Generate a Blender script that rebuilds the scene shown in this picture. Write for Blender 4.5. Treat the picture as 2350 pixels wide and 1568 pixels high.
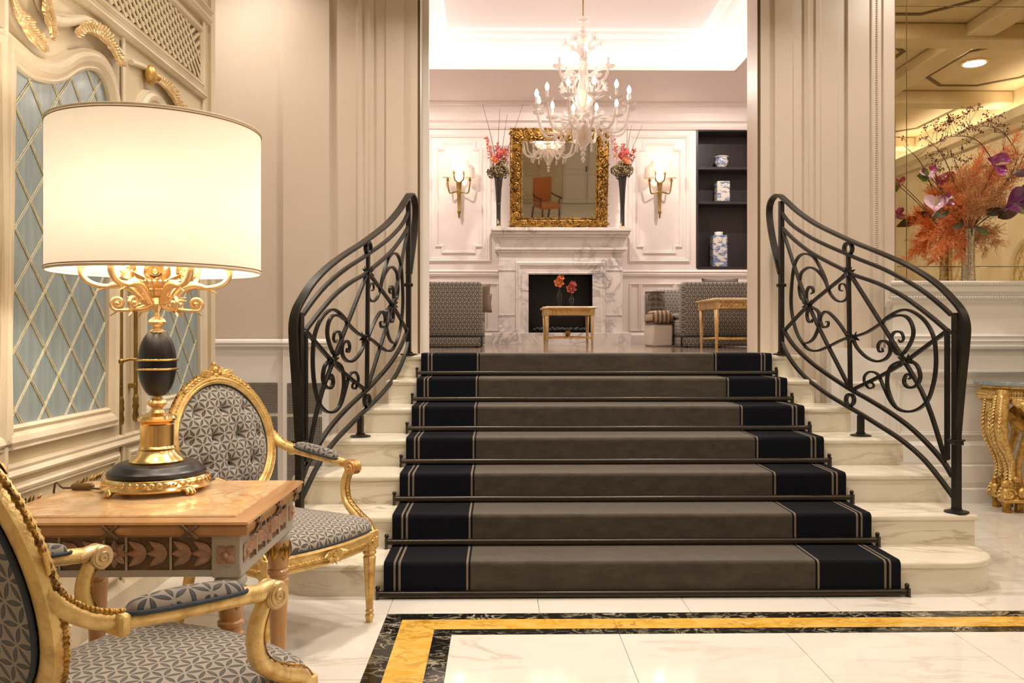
import bpy, math, random
from mathutils import Vector, Matrix
random.seed(7)
for _o in list(bpy.data.objects): bpy.data.objects.remove(_o)
S = bpy.context.scene
COL = S.collection
PI = math.pi
# ------------------------------------------------------------------ camera
F = 1900.0; CXV = 1146.0; HY = 763.0; EYE = 1.258
cam = bpy.data.cameras.new('camera'); camo = bpy.data.objects.new('camera', cam); COL.objects.link(camo)
cam.sensor_width = 36; cam.lens = F/2350*36; cam.clip_start = .05; cam.clip_end = 80
camo.location = (0, 0, EYE); camo.rotation_euler = (PI/2, 0, -math.atan(29/F))
cam.shift_y = -(784-HY)/2350
S.camera = camo
# ------------------------------------------------------------------ world, exposure
S.view_settings.view_transform = 'Standard'; S.view_settings.look = 'None'
S.view_settings.gamma = 1; S.view_settings.use_curve_mapping = False
S.view_settings.exposure = 0.34
w = bpy.data.worlds.new('world'); S.world = w; w.use_nodes = True
w.node_tree.nodes['Background'].inputs[0].default_value = (1, .9, .8, 1)
w.node_tree.nodes['Background'].inputs[1].default_value = .02
# ------------------------------------------------------------------ lights
WARM = (1, .78, .55); SOFT = (1, .88, .76)
def light(name, kind, loc, power, col, size=.2, rot=(0, 0, 0), sy=None, spread=None, spot=None):
    l = bpy.data.lights.new(name, kind); l.energy = power; l.color = col
    if kind == 'AREA':
        l.size = size
        if sy: l.shape = 'RECTANGLE'; l.size_y = sy
        else: l.shape = 'DISK'
        if spread: l.spread = spread
    elif kind == 'POINT': l.shadow_soft_size = size
    elif kind == 'SPOT': l.shadow_soft_size = size; l.spot_size = spot; l.spot_blend = .6
    o = bpy.data.objects.new(name, l); COL.objects.link(o); o.location = loc; o.rotation_euler = rot
    return o
LZ = 4.22          # lobby ceiling height
FILL_DOWNLIGHTS = [(-.6, 1.2), (1.4, 1.2), (3.4, 1.2), (5.2, 1.2), (-.8, 3.4), (.68, 3.3), (2.1, 3.3), (3.9, 4.3),  # unseen ceiling downlights, added as even fill for the lobby
              (-.2, 5.0), (1.5, 5.0), (1.0, -1.2), (3.2, -1.2), (-.8, -1.2), (5.2, 3.4), (-1.9, 5.55)]  # last one added to brighten the side alcove
DL = [13, 17, 18, 16, 17, 20, 20, 20, 23, 20, 4, 6, 4, 16, 15]
for i, (x, y) in enumerate(FILL_DOWNLIGHTS):
    light('fill_downlight', 'AREA', (x, y, LZ-.02), DL[i], SOFT, .22, spread=math.radians(130) if x < 3 else None)
light('mirror_wall_fill', 'AREA', (3.3, 5.2, LZ-.02), 20, SOFT, .25)  # added ceiling fill before the mirror wall; no picture hangs there
# strips behind the lobby cornices, washing the coffered ceiling
light('cornice_strip', 'AREA', (6.18, 1.0, 3.86), 34, SOFT, .08, (0, math.radians(160), 0), 9.5)
light('cornice_strip', 'AREA', (2.3, -4.08, 3.86), 22, SOFT, 7.6, (math.radians(160), 0, 0), .08)
# cove strips of the upper room, lying in the trough behind the lip
CX = .81
for x, a in ((-1.28, 230), (2.90, 130)):
    light('cove_strip', 'AREA', (x, 8.0, 4.40), 54, (1, .93, .9), .08, (0, math.radians(a), 0), 3.2)
for y, a in ((6.52, 130), (9.72, 230)):
    light('cove_strip', 'AREA', (CX, y, 4.40), 54, (1, .93, .9), 3.6, (math.radians(a), 0, 0), .08)
for x in (-1.2, CX, 2.8):
    light('lounge_downlight', 'AREA', (x, 9.95, 4.28), 29, (1, .88, .80), .12)
# ------------------------------------------------------------------ node helpers
class E:
    def __init__(s, t, k): s.t, s.k = t, k
    def _m(s, op, b=None, c=None):
        n = s.t.nodes.new('ShaderNodeMath'); n.operation = op
        for i, x in enumerate((s, b, c)):
            if x is None: continue
            if isinstance(x, E): s.t.links.new(x.k, n.inputs[i])
            else: n.inputs[i].default_value = x
        return E(s.t, n.outputs[0])
    def __add__(s, b): return s._m('ADD', b)
    def __sub__(s, b): return s._m('SUBTRACT', b)
    def __mul__(s, b): return s._m('MULTIPLY', b)
    def __truediv__(s, b): return s._m('DIVIDE', b)
    def lt(s, b): return s._m('LESS_THAN', b)
    def gt(s, b): return s._m('GREATER_THAN', b)
    def abs(s): return s._m('ABSOLUTE')
    def floor(s): return s._m('FLOOR')
    def fract(s): return s._m('FRACT')
    def max(s, b): return s._m('MAXIMUM', b)
    def min(s, b): return s._m('MINIMUM', b)
    def clamp(s):
        r = s._m('ADD', 0.0); r.k.node.use_clamp = True; return r
MATS = {}
def mat(name, col, rough=.5, metal=0, spec=None, coat=0, emit=None, es=0, sheen=0, trans=0):
    m = bpy.data.materials.new(name); m.use_nodes = True; MATS[name] = m
    b = m.node_tree.nodes['Principled BSDF']
    b.inputs['Base Color'].default_value = (*col, 1); b.inputs['Roughness'].default_value = rough
    b.inputs['Metallic'].default_value = metal
    if spec is not None: b.inputs['Specular IOR Level'].default_value = spec
    if coat: b.inputs['Coat Weight'].default_value = coat; b.inputs['Coat Roughness'].default_value = .05
    if sheen: b.inputs['Sheen Weight'].default_value = sheen; b.inputs['Sheen Roughness'].default_value = .5
    if trans: b.inputs['Transmission Weight'].default_value = trans
    if emit: b.inputs['Emission Color'].default_value = (*emit, 1); b.inputs['Emission Strength'].default_value = es
    return m
def nd(m, t, **k):
    n = m.node_tree.nodes.new(t)
    for a, v in k.items():
        if a in n.inputs: n.inputs[a].default_value = v
        else: setattr(n, a, v)
    return n
def lk(m, a, b): m.node_tree.links.new(a, b)
def bsdf(m): return m.node_tree.nodes['Principled BSDF']
def coord(m, kind='Object', scale=(1, 1, 1), rot=(0, 0, 0)):
    tc = nd(m, 'ShaderNodeTexCoord'); mp = nd(m, 'ShaderNodeMapping')
    mp.inputs['Scale'].default_value = scale; mp.inputs['Rotation'].default_value = rot
    lk(m, tc.outputs[kind], mp.inputs[0]); return mp.outputs[0]
def ramp(m, fac, stops, interp='LINEAR'):
    r = nd(m, 'ShaderNodeValToRGB'); e = r.color_ramp.elements; r.color_ramp.interpolation = interp
    while len(e) < len(stops): e.new(.5)
    for i, (p, c) in enumerate(stops):
        e[i].position = p; e[i].color = (*c, 1) if len(c) == 3 else c
    lk(m, fac, r.inputs[0]); return r.outputs[0]
def noise(m, co, scale, detail=4, rough=.55, dist=0):
    n = nd(m, 'ShaderNodeTexNoise'); n.inputs['Scale'].default_value = scale; n.inputs['Detail'].default_value = detail
    n.inputs['Roughness'].default_value = rough; n.inputs['Distortion'].default_value = dist
    lk(m, co, n.inputs['Vector']); return n.outputs['Fac']
def bump(m, h, strength=.3, dist=.01):
    b = nd(m, 'ShaderNodeBump'); b.inputs['Strength'].default_value = strength; b.inputs['Distance'].default_value = dist
    lk(m, h, b.inputs['Height']); lk(m, b.outputs[0], bsdf(m).inputs['Normal'])
def mixc(m, fac, a, b):
    x = nd(m, 'ShaderNodeMix'); x.data_type = 'RGBA'
    for i, v in ((6, a), (7, b)):
        if isinstance(v, tuple): x.inputs[i].default_value = (*v, 1)
        else: lk(m, v, x.inputs[i])
    if isinstance(fac, (int, float)): x.inputs[0].default_value = fac
    else: lk(m, fac, x.inputs[0])
    return x.outputs[2]
def noisy(name, c1, c2, scale, rough=.5, metal=0, lo=.35, hi=.65, detail=5, bmp=0, sc=(1, 1, 1), dist=0, kind='Object', bscale=None, **k):
    m = mat(name, c1, rough, metal, **k); co = coord(m, kind, sc)
    n = noise(m, co, scale, detail, .6, dist)
    lk(m, ramp(m, n, [(lo, c1), (hi, c2)]), bsdf(m).inputs['Base Color'])
    if bmp: bump(m, noise(m, co, bscale or scale*3, 3), bmp, .005)
    return m
def marble(name, base, vein, scale, rough=.12, amount=.06, cloud=None, sc=(1, 1, 1), rot=(0, 0, 0), **k):
    m = mat(name, base, rough, **k); co = coord(m, 'Object', sc, rot)
    n = noise(m, co, scale, 8, .6, 1.2)
    v = ramp(m, n, [(.5-amount, (0, 0, 0)), (.5, (1, 1, 1)), (.5+amount, (0, 0, 0))])
    n2 = noise(m, co, scale*.6, 4)
    msk = nd(m, 'ShaderNodeMath', operation='MULTIPLY'); lk(m, v, msk.inputs[0])
    lk(m, ramp(m, n2, [(.4, (0, 0, 0)), (.65, (1, 1, 1))]), msk.inputs[1])
    c0 = base
    if cloud:
        c0 = mixc(m, ramp(m, noise(m, co, scale*1.7, 6, .65, .6), [(.35, (0, 0, 0)), (.7, (1, 1, 1))]), base, cloud)
    lk(m, mixc(m, msk.outputs[0], c0, vein), bsdf(m).inputs['Base Color'])
    return m
# ------------------------------------------------------------------ materials
W_WALL = noisy('warm_beige_white_paint', (.69, .595, .50), (.66, .565, .47), 1.5, .36)
W_UP = noisy('blush_white_paint', (.88, .80, .755), (.86, .78, .735), 1.2, .45)
W_TRIM = mat('white_trim_paint', (.84, .81, .77), .32)
CEIL_UP = mat('pink_white_ceiling_paint', (.84, .74, .70), .6)
COVE = mat('white_cove_paint', (.9, .85, .83), .6)
CREAM = noisy('antique_cream_panel_paint', (.66, .56, .38), (.55, .45, .29), 2.2, .42, lo=.3, hi=.75, bmp=.15, sc=(1, 1, .35), bscale=30)
CREAM_L = noisy('pale_worn_cream_paint', (.76, .68, .53), (.60, .48, .32), 3.0, .38, lo=.35, hi=.8, sc=(1, 1, .5), bmp=.2, bscale=40)
DARKLINE = mat('brown_inlay', (.13, .085, .03), .5)
BLUEGLASS = noisy('blue_grey_silk_panel', (.30, .36, .37), (.22, .28, .29), 30, .35, sc=(1, 1, .12), bmp=.2, coat=.3)
LINES = noisy('gold_green_cord', (.55, .50, .30), (.75, .72, .58), 60, .4)
GILT = noisy('worn_gold_leaf', (.76, .50, .16), (.30, .14, .03), 26, .36, .6, lo=.45, hi=.75, bmp=.55, bscale=60)
GILT_B = noisy('bright_gold_leaf', (.82, .59, .24), (.42, .22, .05), 24, .34, .42, lo=.45, hi=.80, bmp=.35, bscale=70)
GILT_P = noisy('pale_ivory_gilding', (.76, .57, .31), (.52, .33, .12), 9, .34, .45, lo=.38, hi=.72, bmp=.2, bscale=50)
GILT_D = noisy('dark_antique_gold', (.50, .28, .06), (.09, .04, .01), 22, .34, .8, lo=.4, hi=.65, bmp=.5, bscale=50)
GILT_R = noisy('reddish_rubbed_gold', (.70, .30, .12), (.75, .48, .16), 40, .3, .7)
BRASS = mat('polished_brass', (.85, .58, .25), .2, 1)
BRASS_S = mat('satin_brass', (.78, .56, .30), .34, .9)
BLACKLAC = mat('matt_black_lacquer', (.012, .009, .010), .33)
IRON = noisy('bronzed_black_iron', (.030, .026, .020), (.018, .016, .014), 8, .36, .55)
RODM = mat('dark_bronze_rod', (.06, .05, .04), .28, .8)
STONE = marble('cream_marble_step', (.78, .72, .60), (.52, .44, .29), 1.9, .16, .035, (.83, .78, .66), (.5, 2.2, 3.0), spec=.5)
TILE = marble('polished_ivory_marble', (.79, .75, .68), (.58, .51, .41), 1.2, .07, .025, (.82, .785, .72), (.5, 2.0, 1), spec=.6)
PORTORO = marble('black_gold_veined_marble', (.012, .011, .009), (.55, .48, .34), 9, .08, .035, None, (1, 1.6, 1))
SIENA = marble('yellow_siena_marble', (.72, .40, .045), (.40, .17, .02), 7, .09, .05, (.80, .55, .16), (1, 1.8, 1))
CARRARA = marble('white_grey_veined_marble', (.82, .77, .73), (.30, .28, .28), 2.8, .18, .06, (.78, .72, .68), (1, 1, 1), (0, .6, 0))
PARQ = marble('polished_brown_beige_floor', (.42, .33, .26), (.3, .22, .16), 3, .08, .1, (.5, .41, .33))
PEACH = marble('peach_marble_top', (.72, .46, .22), (.62, .26, .08), 7, .10, .05, (.78, .60, .36), (1, 1, 1))
GREYMARBLE = marble('blue_grey_marble', (.20, .23, .26), (.55, .55, .55), 8, .15, .06, (.30, .34, .36))
CARPET_N = noisy('navy_black_carpet', (.0035, .004, .007), (.007, .008, .012), 300, .95, spec=.1, sheen=.04, bmp=.4, bscale=500)
CARPET_T = noisy('taupe_velvet_carpet', (.066, .051, .035), (.043, .033, .023), 22, .9, spec=.1, sheen=.50, bmp=.35, bscale=450, sc=(.5, 1, 1))
CARPET_S = mat('taupe_carpet_stripe', (.17, .135, .10), .9)
WOOD = noisy('honey_fruitwood', (.56, .31, .13), (.44, .22, .08), 7, .30, sc=(1, .25, .25), coat=.3)
WOOD_D = noisy('carved_brown_wood', (.20, .11, .055), (.11, .06, .03), 18, .38)
WOOD_G = noisy('grey_painted_wood', (.42, .41, .38), (.50, .42, .33), 14, .4)
TULIP = noisy('rose_brown_carving', (.52, .30, .19), (.33, .20, .13), 25, .34)
GIMP = mat('slate_gimp_braid', (.03, .042, .058), .7)
MIRROR = mat('mirror_silver', (.66, .60, .50), .02, 1)
ANTIQUE = noisy('antique_gold_mirror', (.98, .88, .66), (.88, .75, .50), 5, .012, 1, lo=.3, hi=.85)
CHARCOAL = noisy('charcoal_wood_grain', (.018, .014, .014), (.034, .026, .026), 40, .4, sc=(3, 3, .05))
BLACK = mat('black_firebox', (.008, .008, .009), .5)
COAL = mat('charcoal_stone', (.03, .03, .03), .6)
GLASSW = mat('white_murano_glass', (.92, .87, .84), .06, spec=.8)
_m = GLASSW; _t = nd(_m, 'ShaderNodeBsdfTransparent'); _t.inputs[0].default_value = (1, .97, .95, 1); _x = nd(_m, 'ShaderNodeMixShader')
_fr = nd(_m, 'ShaderNodeLayerWeight'); _fr.inputs[0].default_value = .45
_a = E(_m.node_tree, _fr.outputs['Facing'])*.65+.30
lk(_m, _a.k, _x.inputs[0]); lk(_m, _t.outputs[0], _x.inputs[1]); lk(_m, bsdf(_m).outputs[0], _x.inputs[2])
lk(_m, _x.outputs[0], _m.node_tree.nodes['Material Output'].inputs[0])
def fabric_shade(name, col, tr, tw=.5):
    m = mat(name, col, .8); t = nd(m, 'ShaderNodeBsdfTranslucent'); t.inputs[0].default_value = (*tr, 1)
    x = nd(m, 'ShaderNodeMixShader'); x.inputs[0].default_value = tw
    lk(m, bsdf(m).outputs[0], x.inputs[1]); lk(m, t.outputs[0], x.inputs[2]); lk(m, x.outputs[0], m.node_tree.nodes['Material Output'].inputs[0])
    return m
SHADE = fabric_shade('cream_lampshade_fabric', (.84, .79, .70), (.80, .745, .655), .16)
SCONCE_SHADE = fabric_shade('ivory_sconce_shade', (.88, .80, .70), (.85, .76, .64), .22)
BULB = mat('glowing_bulb', (1, .9, .8), .4, emit=(1, .90, .78), es=7)
BULB_S = mat('soft_sconce_bulb', (1, .9, .8), .4, emit=(1, .86, .70), es=2)
ORANGE_FAB = mat('rust_orange_upholstery', (.42, .13, .03), .8, sheen=.3)
DARKWOOD = mat('dark_turned_wood', (.07, .03, .015), .35)
BROWN_FAB = noisy('brown_velvet', (.17, .125, .09), (.12, .09, .065), 15, .8, sheen=.5)
WHITE_FAB = mat('ivory_skirt_fabric', (.62, .55, .47), .85)
TAUPE_FAB = mat('taupe_pillow_fabric', (.22, .16, .11), .85, sheen=.4)
def leafmask(m, x, y, wdt, tip):
    out = None; h = .8660254
    for th in (0, PI/3, 2*PI/3):
        c, s = math.cos(th), math.sin(th)
        u = x*c+y*s; v = y*c-x*s
        k = (v/h+.5).floor()
        vv = (v-k*h).abs(); uu = (u-k*.5).fract()-.5
        d = (uu*uu*(4/(tip*tip)))*(-wdt)+wdt-vv
        out = d if out is None else out.max(d)
    return out
def leaf_fabric(name, size, dark, light, mid):
    m = mat(name, light, .75, sheen=.35); tc = nd(m, 'ShaderNodeTexCoord'); sp = nd(m, 'ShaderNodeSeparateXYZ')
    lk(m, tc.outputs['UV'], sp.inputs[0])
    x = E(m.node_tree, sp.outputs[0])/size; y = E(m.node_tree, sp.outputs[1])/size
    d = leafmask(m, x, y, .130, .86)
    edge = (d*40).clamp()
    core = ((d-.05)*30).clamp()
    n = noise(m, tc.outputs['UV'], 220, 3)
    c = mixc(m, edge.k, light, dark); c = mixc(m, (core*.75).k, c, mid)
    c = mixc(m, (E(m.node_tree, n)*.25).k, c, (.05, .045, .04))
    lk(m, c, bsdf(m).inputs['Base Color'])
    bump(m, (edge*-1).k, .5, .004)
    return m
FAB = leaf_fabric('taupe_leaf_jacquard', .047, (.048, .044, .040), (.42, .37, .315), (.125, .113, .10))
FAB_L = leaf_fabric('taupe_leaf_jacquard_large', .055, (.020, .023, .027), (.32, .275, .23), (.055, .062, .07))
def hex_fabric(name, size, a, b):
    m = mat(name, a, .85); tc = nd(m, 'ShaderNodeTexCoord'); sp = nd(m, 'ShaderNodeSeparateXYZ'); lk(m, tc.outputs['UV'], sp.inputs[0])
    x = E(m.node_tree, sp.outputs[0])/size; y = E(m.node_tree, sp.outputs[1])/size
    d = leafmask(m, x, y, .13, 1.1)
    lk(m, mixc(m, (d*30).clamp().k, a, b), bsdf(m).inputs['Base Color']); return m
SOFA_FAB = hex_fabric('charcoal_ivory_geometric_fabric', .045, (.42, .38, .32), (.085, .08, .075))
STRIPE_FAB = mat('brown_striped_fabric', (.3, .2, .12), .8)
_m = STRIPE_FAB; _c = coord(_m); _s = nd(_m, 'ShaderNodeSeparateXYZ'); lk(_m, _c, _s.inputs[0])
lk(_m, mixc(_m, (E(_m.node_tree, _s.outputs[0])*22).fract().lt(.45).k, (.42, .30, .19), (.12, .075, .04)), bsdf(_m).inputs['Base Color'])
PORCELAIN = mat('blue_white_porcelain', (.75, .72, .66), .15, coat=.5)
_m = PORCELAIN; _c = coord(_m, 'Object', (1, 1, 2.2))
lk(_m, ramp(_m, noise(_m, _c, 9, 6, .7, .8), [(.42, (.72, .67, .55)), (.50, (.72, .70, .66)), (.53, (.10, .16, .36)), (.62, (.16, .22, .42)), (.66, (.7, .66, .6))]), bsdf(_m).inputs['Base Color'])
SPECKLE = noisy('black_ochre_mottled_ceramic', (.015, .013, .012), (.60, .45, .20), 9, .25, lo=.54, hi=.57, sc=(1, 1, .5))
MOSAIC = mat('silver_mosaic_glass', (.55, .50, .42), .18, .9)
_m = MOSAIC; _v = nd(_m, 'ShaderNodeTexVoronoi'); _v.inputs['Scale'].default_value = 110; lk(_m, coord(_m), _v.inputs['Vector'])
lk(_m, mixc(_m, _v.outputs['Color'], (.92, .87, .77), (.34, .29, .21)), bsdf(_m).inputs['Base Color'])
LEAFG = noisy('dark_green_leaf', (.05, .075, .015), (.10, .02, .03), 9, .35)
PLUME_O = noisy('rust_orange_plume', (.92, .36, .13), (.72, .21, .07), 20, .8)
PLUME_B = noisy('ochre_brown_plume', (.76, .42, .18), (.55, .26, .10), 20, .8)
PURPLE = noisy('magenta_purple_petal', (.30, .03, .16), (.55, .30, .48), 14, .25, lo=.5, hi=.75, coat=.6)
PINKW = noisy('pale_pink_petal', (.78, .55, .66), (.35, .03, .14), 10, .25, lo=.48, hi=.6, coat=.6)
GREENPET = noisy('green_purple_petal', (.14, .20, .02), (.16, .03, .13), 4, .3, lo=.5, hi=.55, coat=.5)
BERRY = mat('dark_red_berry', (.16, .03, .025), .4)
TWIG = mat('brown_twig', (.09, .055, .025), .7)
PINKFL = noisy('coral_pink_blossom', (.68, .20, .13), (.55, .12, .12), 25, .6)
ORFL = noisy('orange_rose_petal', (.85, .22, .06), (.85, .42, .20), 12, .5)
DARKFL = noisy('dark_hydrangea_floret', (.15, .06, .05), (.22, .21, .06), 30, .7)
SWITCH = mat('brown_cord_plastic', (.13, .075, .02), .35)
GRILLE = mat('grey_radiator_mesh', (.22, .20, .18), .5, .3)
ROD_GOLD = noisy('antique_brass_rod', (.36, .24, .07), (.22, .14, .04), 12, .3, .8)
# ------------------------------------------------------------------ geometry helpers
def V(*a): return Vector(a)
class MB:
    def __init__(s): s.v = []; s.f = []
    def add(s, vs, fs):
        n = len(s.v); s.v += [tuple(p) for p in vs]; s.f += [tuple(i+n for i in f) for f in fs]; return s
    def box(s, x0, x1, y0, y1, z0, z1):
        return s.add([(x0, y0, z0), (x1, y0, z0), (x1, y1, z0), (x0, y1, z0), (x0, y0, z1), (x1, y0, z1), (x1, y1, z1), (x0, y1, z1)],
                     [(0, 3, 2, 1), (4, 5, 6, 7), (0, 1, 5, 4), (1, 2, 6, 5), (2, 3, 7, 6), (3, 0, 4, 7)])
    def bbox(s, x0, x1, y0, y1, z0, z1, b=.004):           # box with chamfered vertical-view edges
        vs = []; 
        for z, i in ((z0, b), (z0+b, 0), (z1-b, 0), (z1, b)):
            vs += [(x0+i, y0+b, z), (x0+b, y0+i, z), (x1-b, y0+i, z), (x1-i, y0+b, z), (x1-i, y1-b, z), (x1-b, y1-i, z), (x0+b, y1-i, z), (x0+i, y1-b, z)]
        fs = [tuple(range(7, -1, -1)), tuple(range(24, 32))]
        for k in range(3):
            for i in range(8):
                j = (i+1) % 8; fs.append((k*8+i, k*8+j, k*8+8+j, k*8+8+i))
        return s.add(vs, fs)
    def lathe(s, prof, n=24, c=(0, 0, 0), flute=0, fdepth=0, M=None, sx=1, sy=1):
        vs = []; fs = []
        for r, z in prof:
            for i in range(n):
                a = 2*PI*i/n; rr = r*(1+(fdepth*math.cos(flute*a) if flute else 0))
                p = Vector((rr*math.cos(a)*sx, rr*math.sin(a)*sy, z))
                if M: p = M @ p
                vs.append(p+Vector(c))
        for k in range(len(prof)-1):
            for i in range(n):
                j = (i+1) % n; fs.append((k*n+i, k*n+j, k*n+n+j, k*n+n+i))
        if prof[0][0] > 1e-5: fs.append(tuple(range(n-1, -1, -1)))
        if prof[-1][0] > 1e-5: fs.append(tuple(range((len(prof)-1)*n, len(prof)*n)))
        return s.add(vs, fs)
    def ball(s, c, r, n=10, m=6, sx=1, sy=1, sz=1, M=None):
        return s.lathe([(r*math.sin(PI*k/m), -r*math.cos(PI*k/m)*sz) for k in range(m+1)], n, c, M=M, sx=sx, sy=sy)
    def tube(s, pts, r, n=8, closed=False, cap=True, flat=None, up=None, twist=0):
        pts = [Vector(p) for p in pts]; N = len(pts)
        if N < 2: return s
        tang = []
        for i in range(N):
            a = pts[(i-1) % N] if (closed or i > 0) else pts[i]
            b = pts[(i+1) % N] if (closed or i < N-1) else pts[i]
            d = b-a; tang.append(d.normalized() if d.length > 1e-9 else Vector((0, 0, 1)))
        nrm = None; vs = []
        for i in range(N):
            t = tang[i]
            if up is not None:
                u = Vector(up[i] if isinstance(up, list) else up); x = (u-t*u.dot(t))
                x = x.normalized() if x.length > 1e-6 else t.orthogonal().normalized()
            else:
                if nrm is None: nrm = t.orthogonal().normalized()
                x = nrm-t*nrm.dot(t)
                x = x.normalized() if x.length > 1e-6 else t.orthogonal().normalized()
                nrm = x
            y = t.cross(x)
            rr = r[i] if isinstance(r, (list, tuple)) else r
            for k in range(n):
                a = 2*PI*(k+.5)/n
                if flat:
                    fx, fy = flat
                    ca, sa = math.cos(a), math.sin(a); q = max(abs(ca), abs(sa)) if n == 4 else 1
                    vs.append(pts[i]+x*(ca/q*fx*rr)+y*(sa/q*fy*rr))
                else: vs.append(pts[i]+(x*math.cos(a)+y*math.sin(a))*rr)
        fs = []
        for i in range(N if closed else N-1):
            i2 = (i+1) % N
            for k in range(n):
                k2 = (k+1) % n; fs.append((i*n+k, i*n+k2, i2*n+k2, i2*n+k))
        if not closed and cap: fs.append(tuple(range(n-1, -1, -1))); fs.append(tuple((N-1)*n+k for k in range(n)))
        return s.add(vs, fs)
    def prism(s, poly, h0, h1, mp):
        n = len(poly)
        vs = [mp(u, v, h0) for u, v in poly]+[mp(u, v, h1) for u, v in poly]
        return s.add(vs, [tuple(range(n-1, -1, -1)), tuple(range(n, 2*n))]+[(i, (i+1) % n, n+(i+1) % n, n+i) for i in range(n)])
    def frame(s, path, sec, mp, closed=True):
        """moulding: section [(offset outward, height)] swept along a 2-D path with mitred corners"""
        N = len(path); P = [Vector(p) for p in path]; offs = []
        ar = sum(P[i].x*P[(i+1) % N].y-P[(i+1) % N].x*P[i].y for i in range(N)) if closed else 1
        sg = 1 if ar > 0 else -1
        for i in range(N):
            a = P[i]-P[i-1] if (closed or i > 0) else P[1]-P[0]
            b = P[(i+1) % N]-P[i] if (closed or i < N-1) else P[-1]-P[-2]
            a = a.normalized(); b = b.normalized()
            na = Vector((a.y, -a.x))*sg; nb = Vector((b.y, -b.x))*sg
            m = na+nb; d = m.length_squared
            offs.append(m*(2/d)*1 if d > .15 else na)
        k = len(sec); vs = []
        for i in range(N):
            for o, h in sec:
                q = P[i]+offs[i]*o; vs.append(mp(q.x, q.y, h))
        fs = []
        for i in range(N if closed else N-1):
            j = (i+1) % N
            for a in range(k-1): fs.append((i*k+a, i*k+a+1, j*k+a+1, j*k+a))
        if not closed: fs.append(tuple(range(k))); fs.append(tuple((N-1)*k+a for a in range(k-1, -1, -1)))
        return s.add(vs, fs)
    def leaf(s, p, d, nrm, L, W, curl=.2, seg=5, thick=.25, point=1.0):
        """carved or grown leaf: from p along d, facing nrm"""
        p = Vector(p); d = Vector(d).normalized(); nrm = Vector(nrm); nrm = (nrm-d*nrm.dot(d)).normalized(); sd = d.cross(nrm)
        vs = []; fs = []
        for i in range(seg+1):
            t = i/seg; wv = W*.5*math.sin(PI*min(1, t**.8))*(1 if t < 1 else 0)+W*.06*(1-t)
            c = p+d*(L*t)+nrm*(curl*L*t*t)
            ridge = nrm*(W*thick*math.sin(PI*t*.9+.15))
            vs += [c-sd*wv, c-sd*wv*.5+ridge*.8, c+ridge*.55, c+sd*wv*.5+ridge*.8, c+sd*wv]
        for i in range(seg):
            for k in range(4): fs.append((i*5+k, i*5+5+k, i*5+6+k, i*5+1+k))
        return s.add(vs, fs)
    def grid(s, fn, nu, nv):
        vs = [fn(i/nu, j/nv) for j in range(nv+1) for i in range(nu+1)]
        return s.add(vs, [(j*(nu+1)+i, j*(nu+1)+i+1, (j+1)*(nu+1)+i+1, (j+1)*(nu+1)+i) for j in range(nv) for i in range(nu)])
    def xf(s, M):
        s.v = [tuple(M @ Vector(p)) for p in s.v]; return s
PM = {}
def O(name, mb, m, parent=None, ang=65, uv=None, sub=0, bev=0, local=False, flip=False):
    me = bpy.data.meshes.new(name); me.from_pydata(mb.v, [], mb.f); me.materials.append(m)
    me.polygons.foreach_set('use_smooth', [True]*len(me.polygons))
    if uv:
        ul = me.uv_layers.new(name='UVMap')
        for lp in me.loops: ul.data[lp.index].uv = uv(mb.v[lp.vertex_index])
    me.validate(); me.update()
    me.set_sharp_from_angle(angle=math.radians(ang))
    o = bpy.data.objects.new(name, me); COL.objects.link(o)
    if parent:
        o.parent = parent
        if not local and parent.name in PM: o.matrix_parent_inverse = PM[parent.name].inverted()
    if bev:
        b = o.modifiers.new('bevel', 'BEVEL'); b.width = bev; b.segments = 2; b.limit_method = 'ANGLE'; b.angle_limit = .6
    if sub: b = o.modifiers.new('sub', 'SUBSURF'); b.levels = sub; b.render_levels = sub
    return o
def share(name, src, parent, M):
    o = bpy.data.objects.new(name, src.data); COL.objects.link(o); o.parent = parent
    if parent and parent.name in PM: o.matrix_parent_inverse = PM[parent.name].inverted()
    o.matrix_basis = M; return o
def tag(o, label=None, cat=None, group=None, kind=None):
    if label: o['label'] = label
    if cat: o['category'] = cat
    if group: o['group'] = group
    if kind: o['kind'] = kind
    return o
def T(name, label, cat, loc=(0, 0, 0), rz=0, group=None):
    o = bpy.data.objects.new(name, None); COL.objects.link(o); o.location = loc; o.rotation_euler = (0, 0, rz); o.empty_display_size = .05
    PM[o.name] = Matrix.Translation(loc) @ Matrix.Rotation(rz, 4, 'Z')
    return tag(o, label, cat, group)
def ST(name, mb=None, m=None, label=None, **k):
    o = O(name, mb, m, **k); o['kind'] = 'structure'
    if label: o['label'] = label
    return o
def copy_tree(o, parent=None):
    c = o.copy(); COL.objects.link(c); c.parent = parent
    for ch in list(o.children): copy_tree(ch, c)
    return c
def SM(pts, n=6, closed=False):
    """Catmull-Rom through points"""
    P = [Vector(p) for p in pts]; N = len(P); out = []
    for i in range(N if closed else N-1):
        p0 = P[i-1] if (closed or i > 0) else P[0]*2-P[1]
        p1 = P[i]; p2 = P[(i+1) % N]
        p3 = P[(i+2) % N] if (closed or i < N-2) else P[-1]*2-P[-2]
        for k in range(n):
            t = k/n
            out.append(.5*((2*p1)+(p2-p0)*t+(2*p0-5*p1+4*p2-p3)*t*t+(3*p1-p0-3*p2+p3)*t**3))
    if not closed: out.append(P[-1])
    return out
_YA = math.atan(29/F); _cs, _sn = math.cos(_YA), math.sin(_YA)
def pxY(px, py, Y):
    q = (px-1175)/F; X = Y*(q*_cs+_sn)/(_cs-q*_sn); return Vector((X, Y, EYE-(py-HY)/F*(X*_sn+Y*_cs)))
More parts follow.
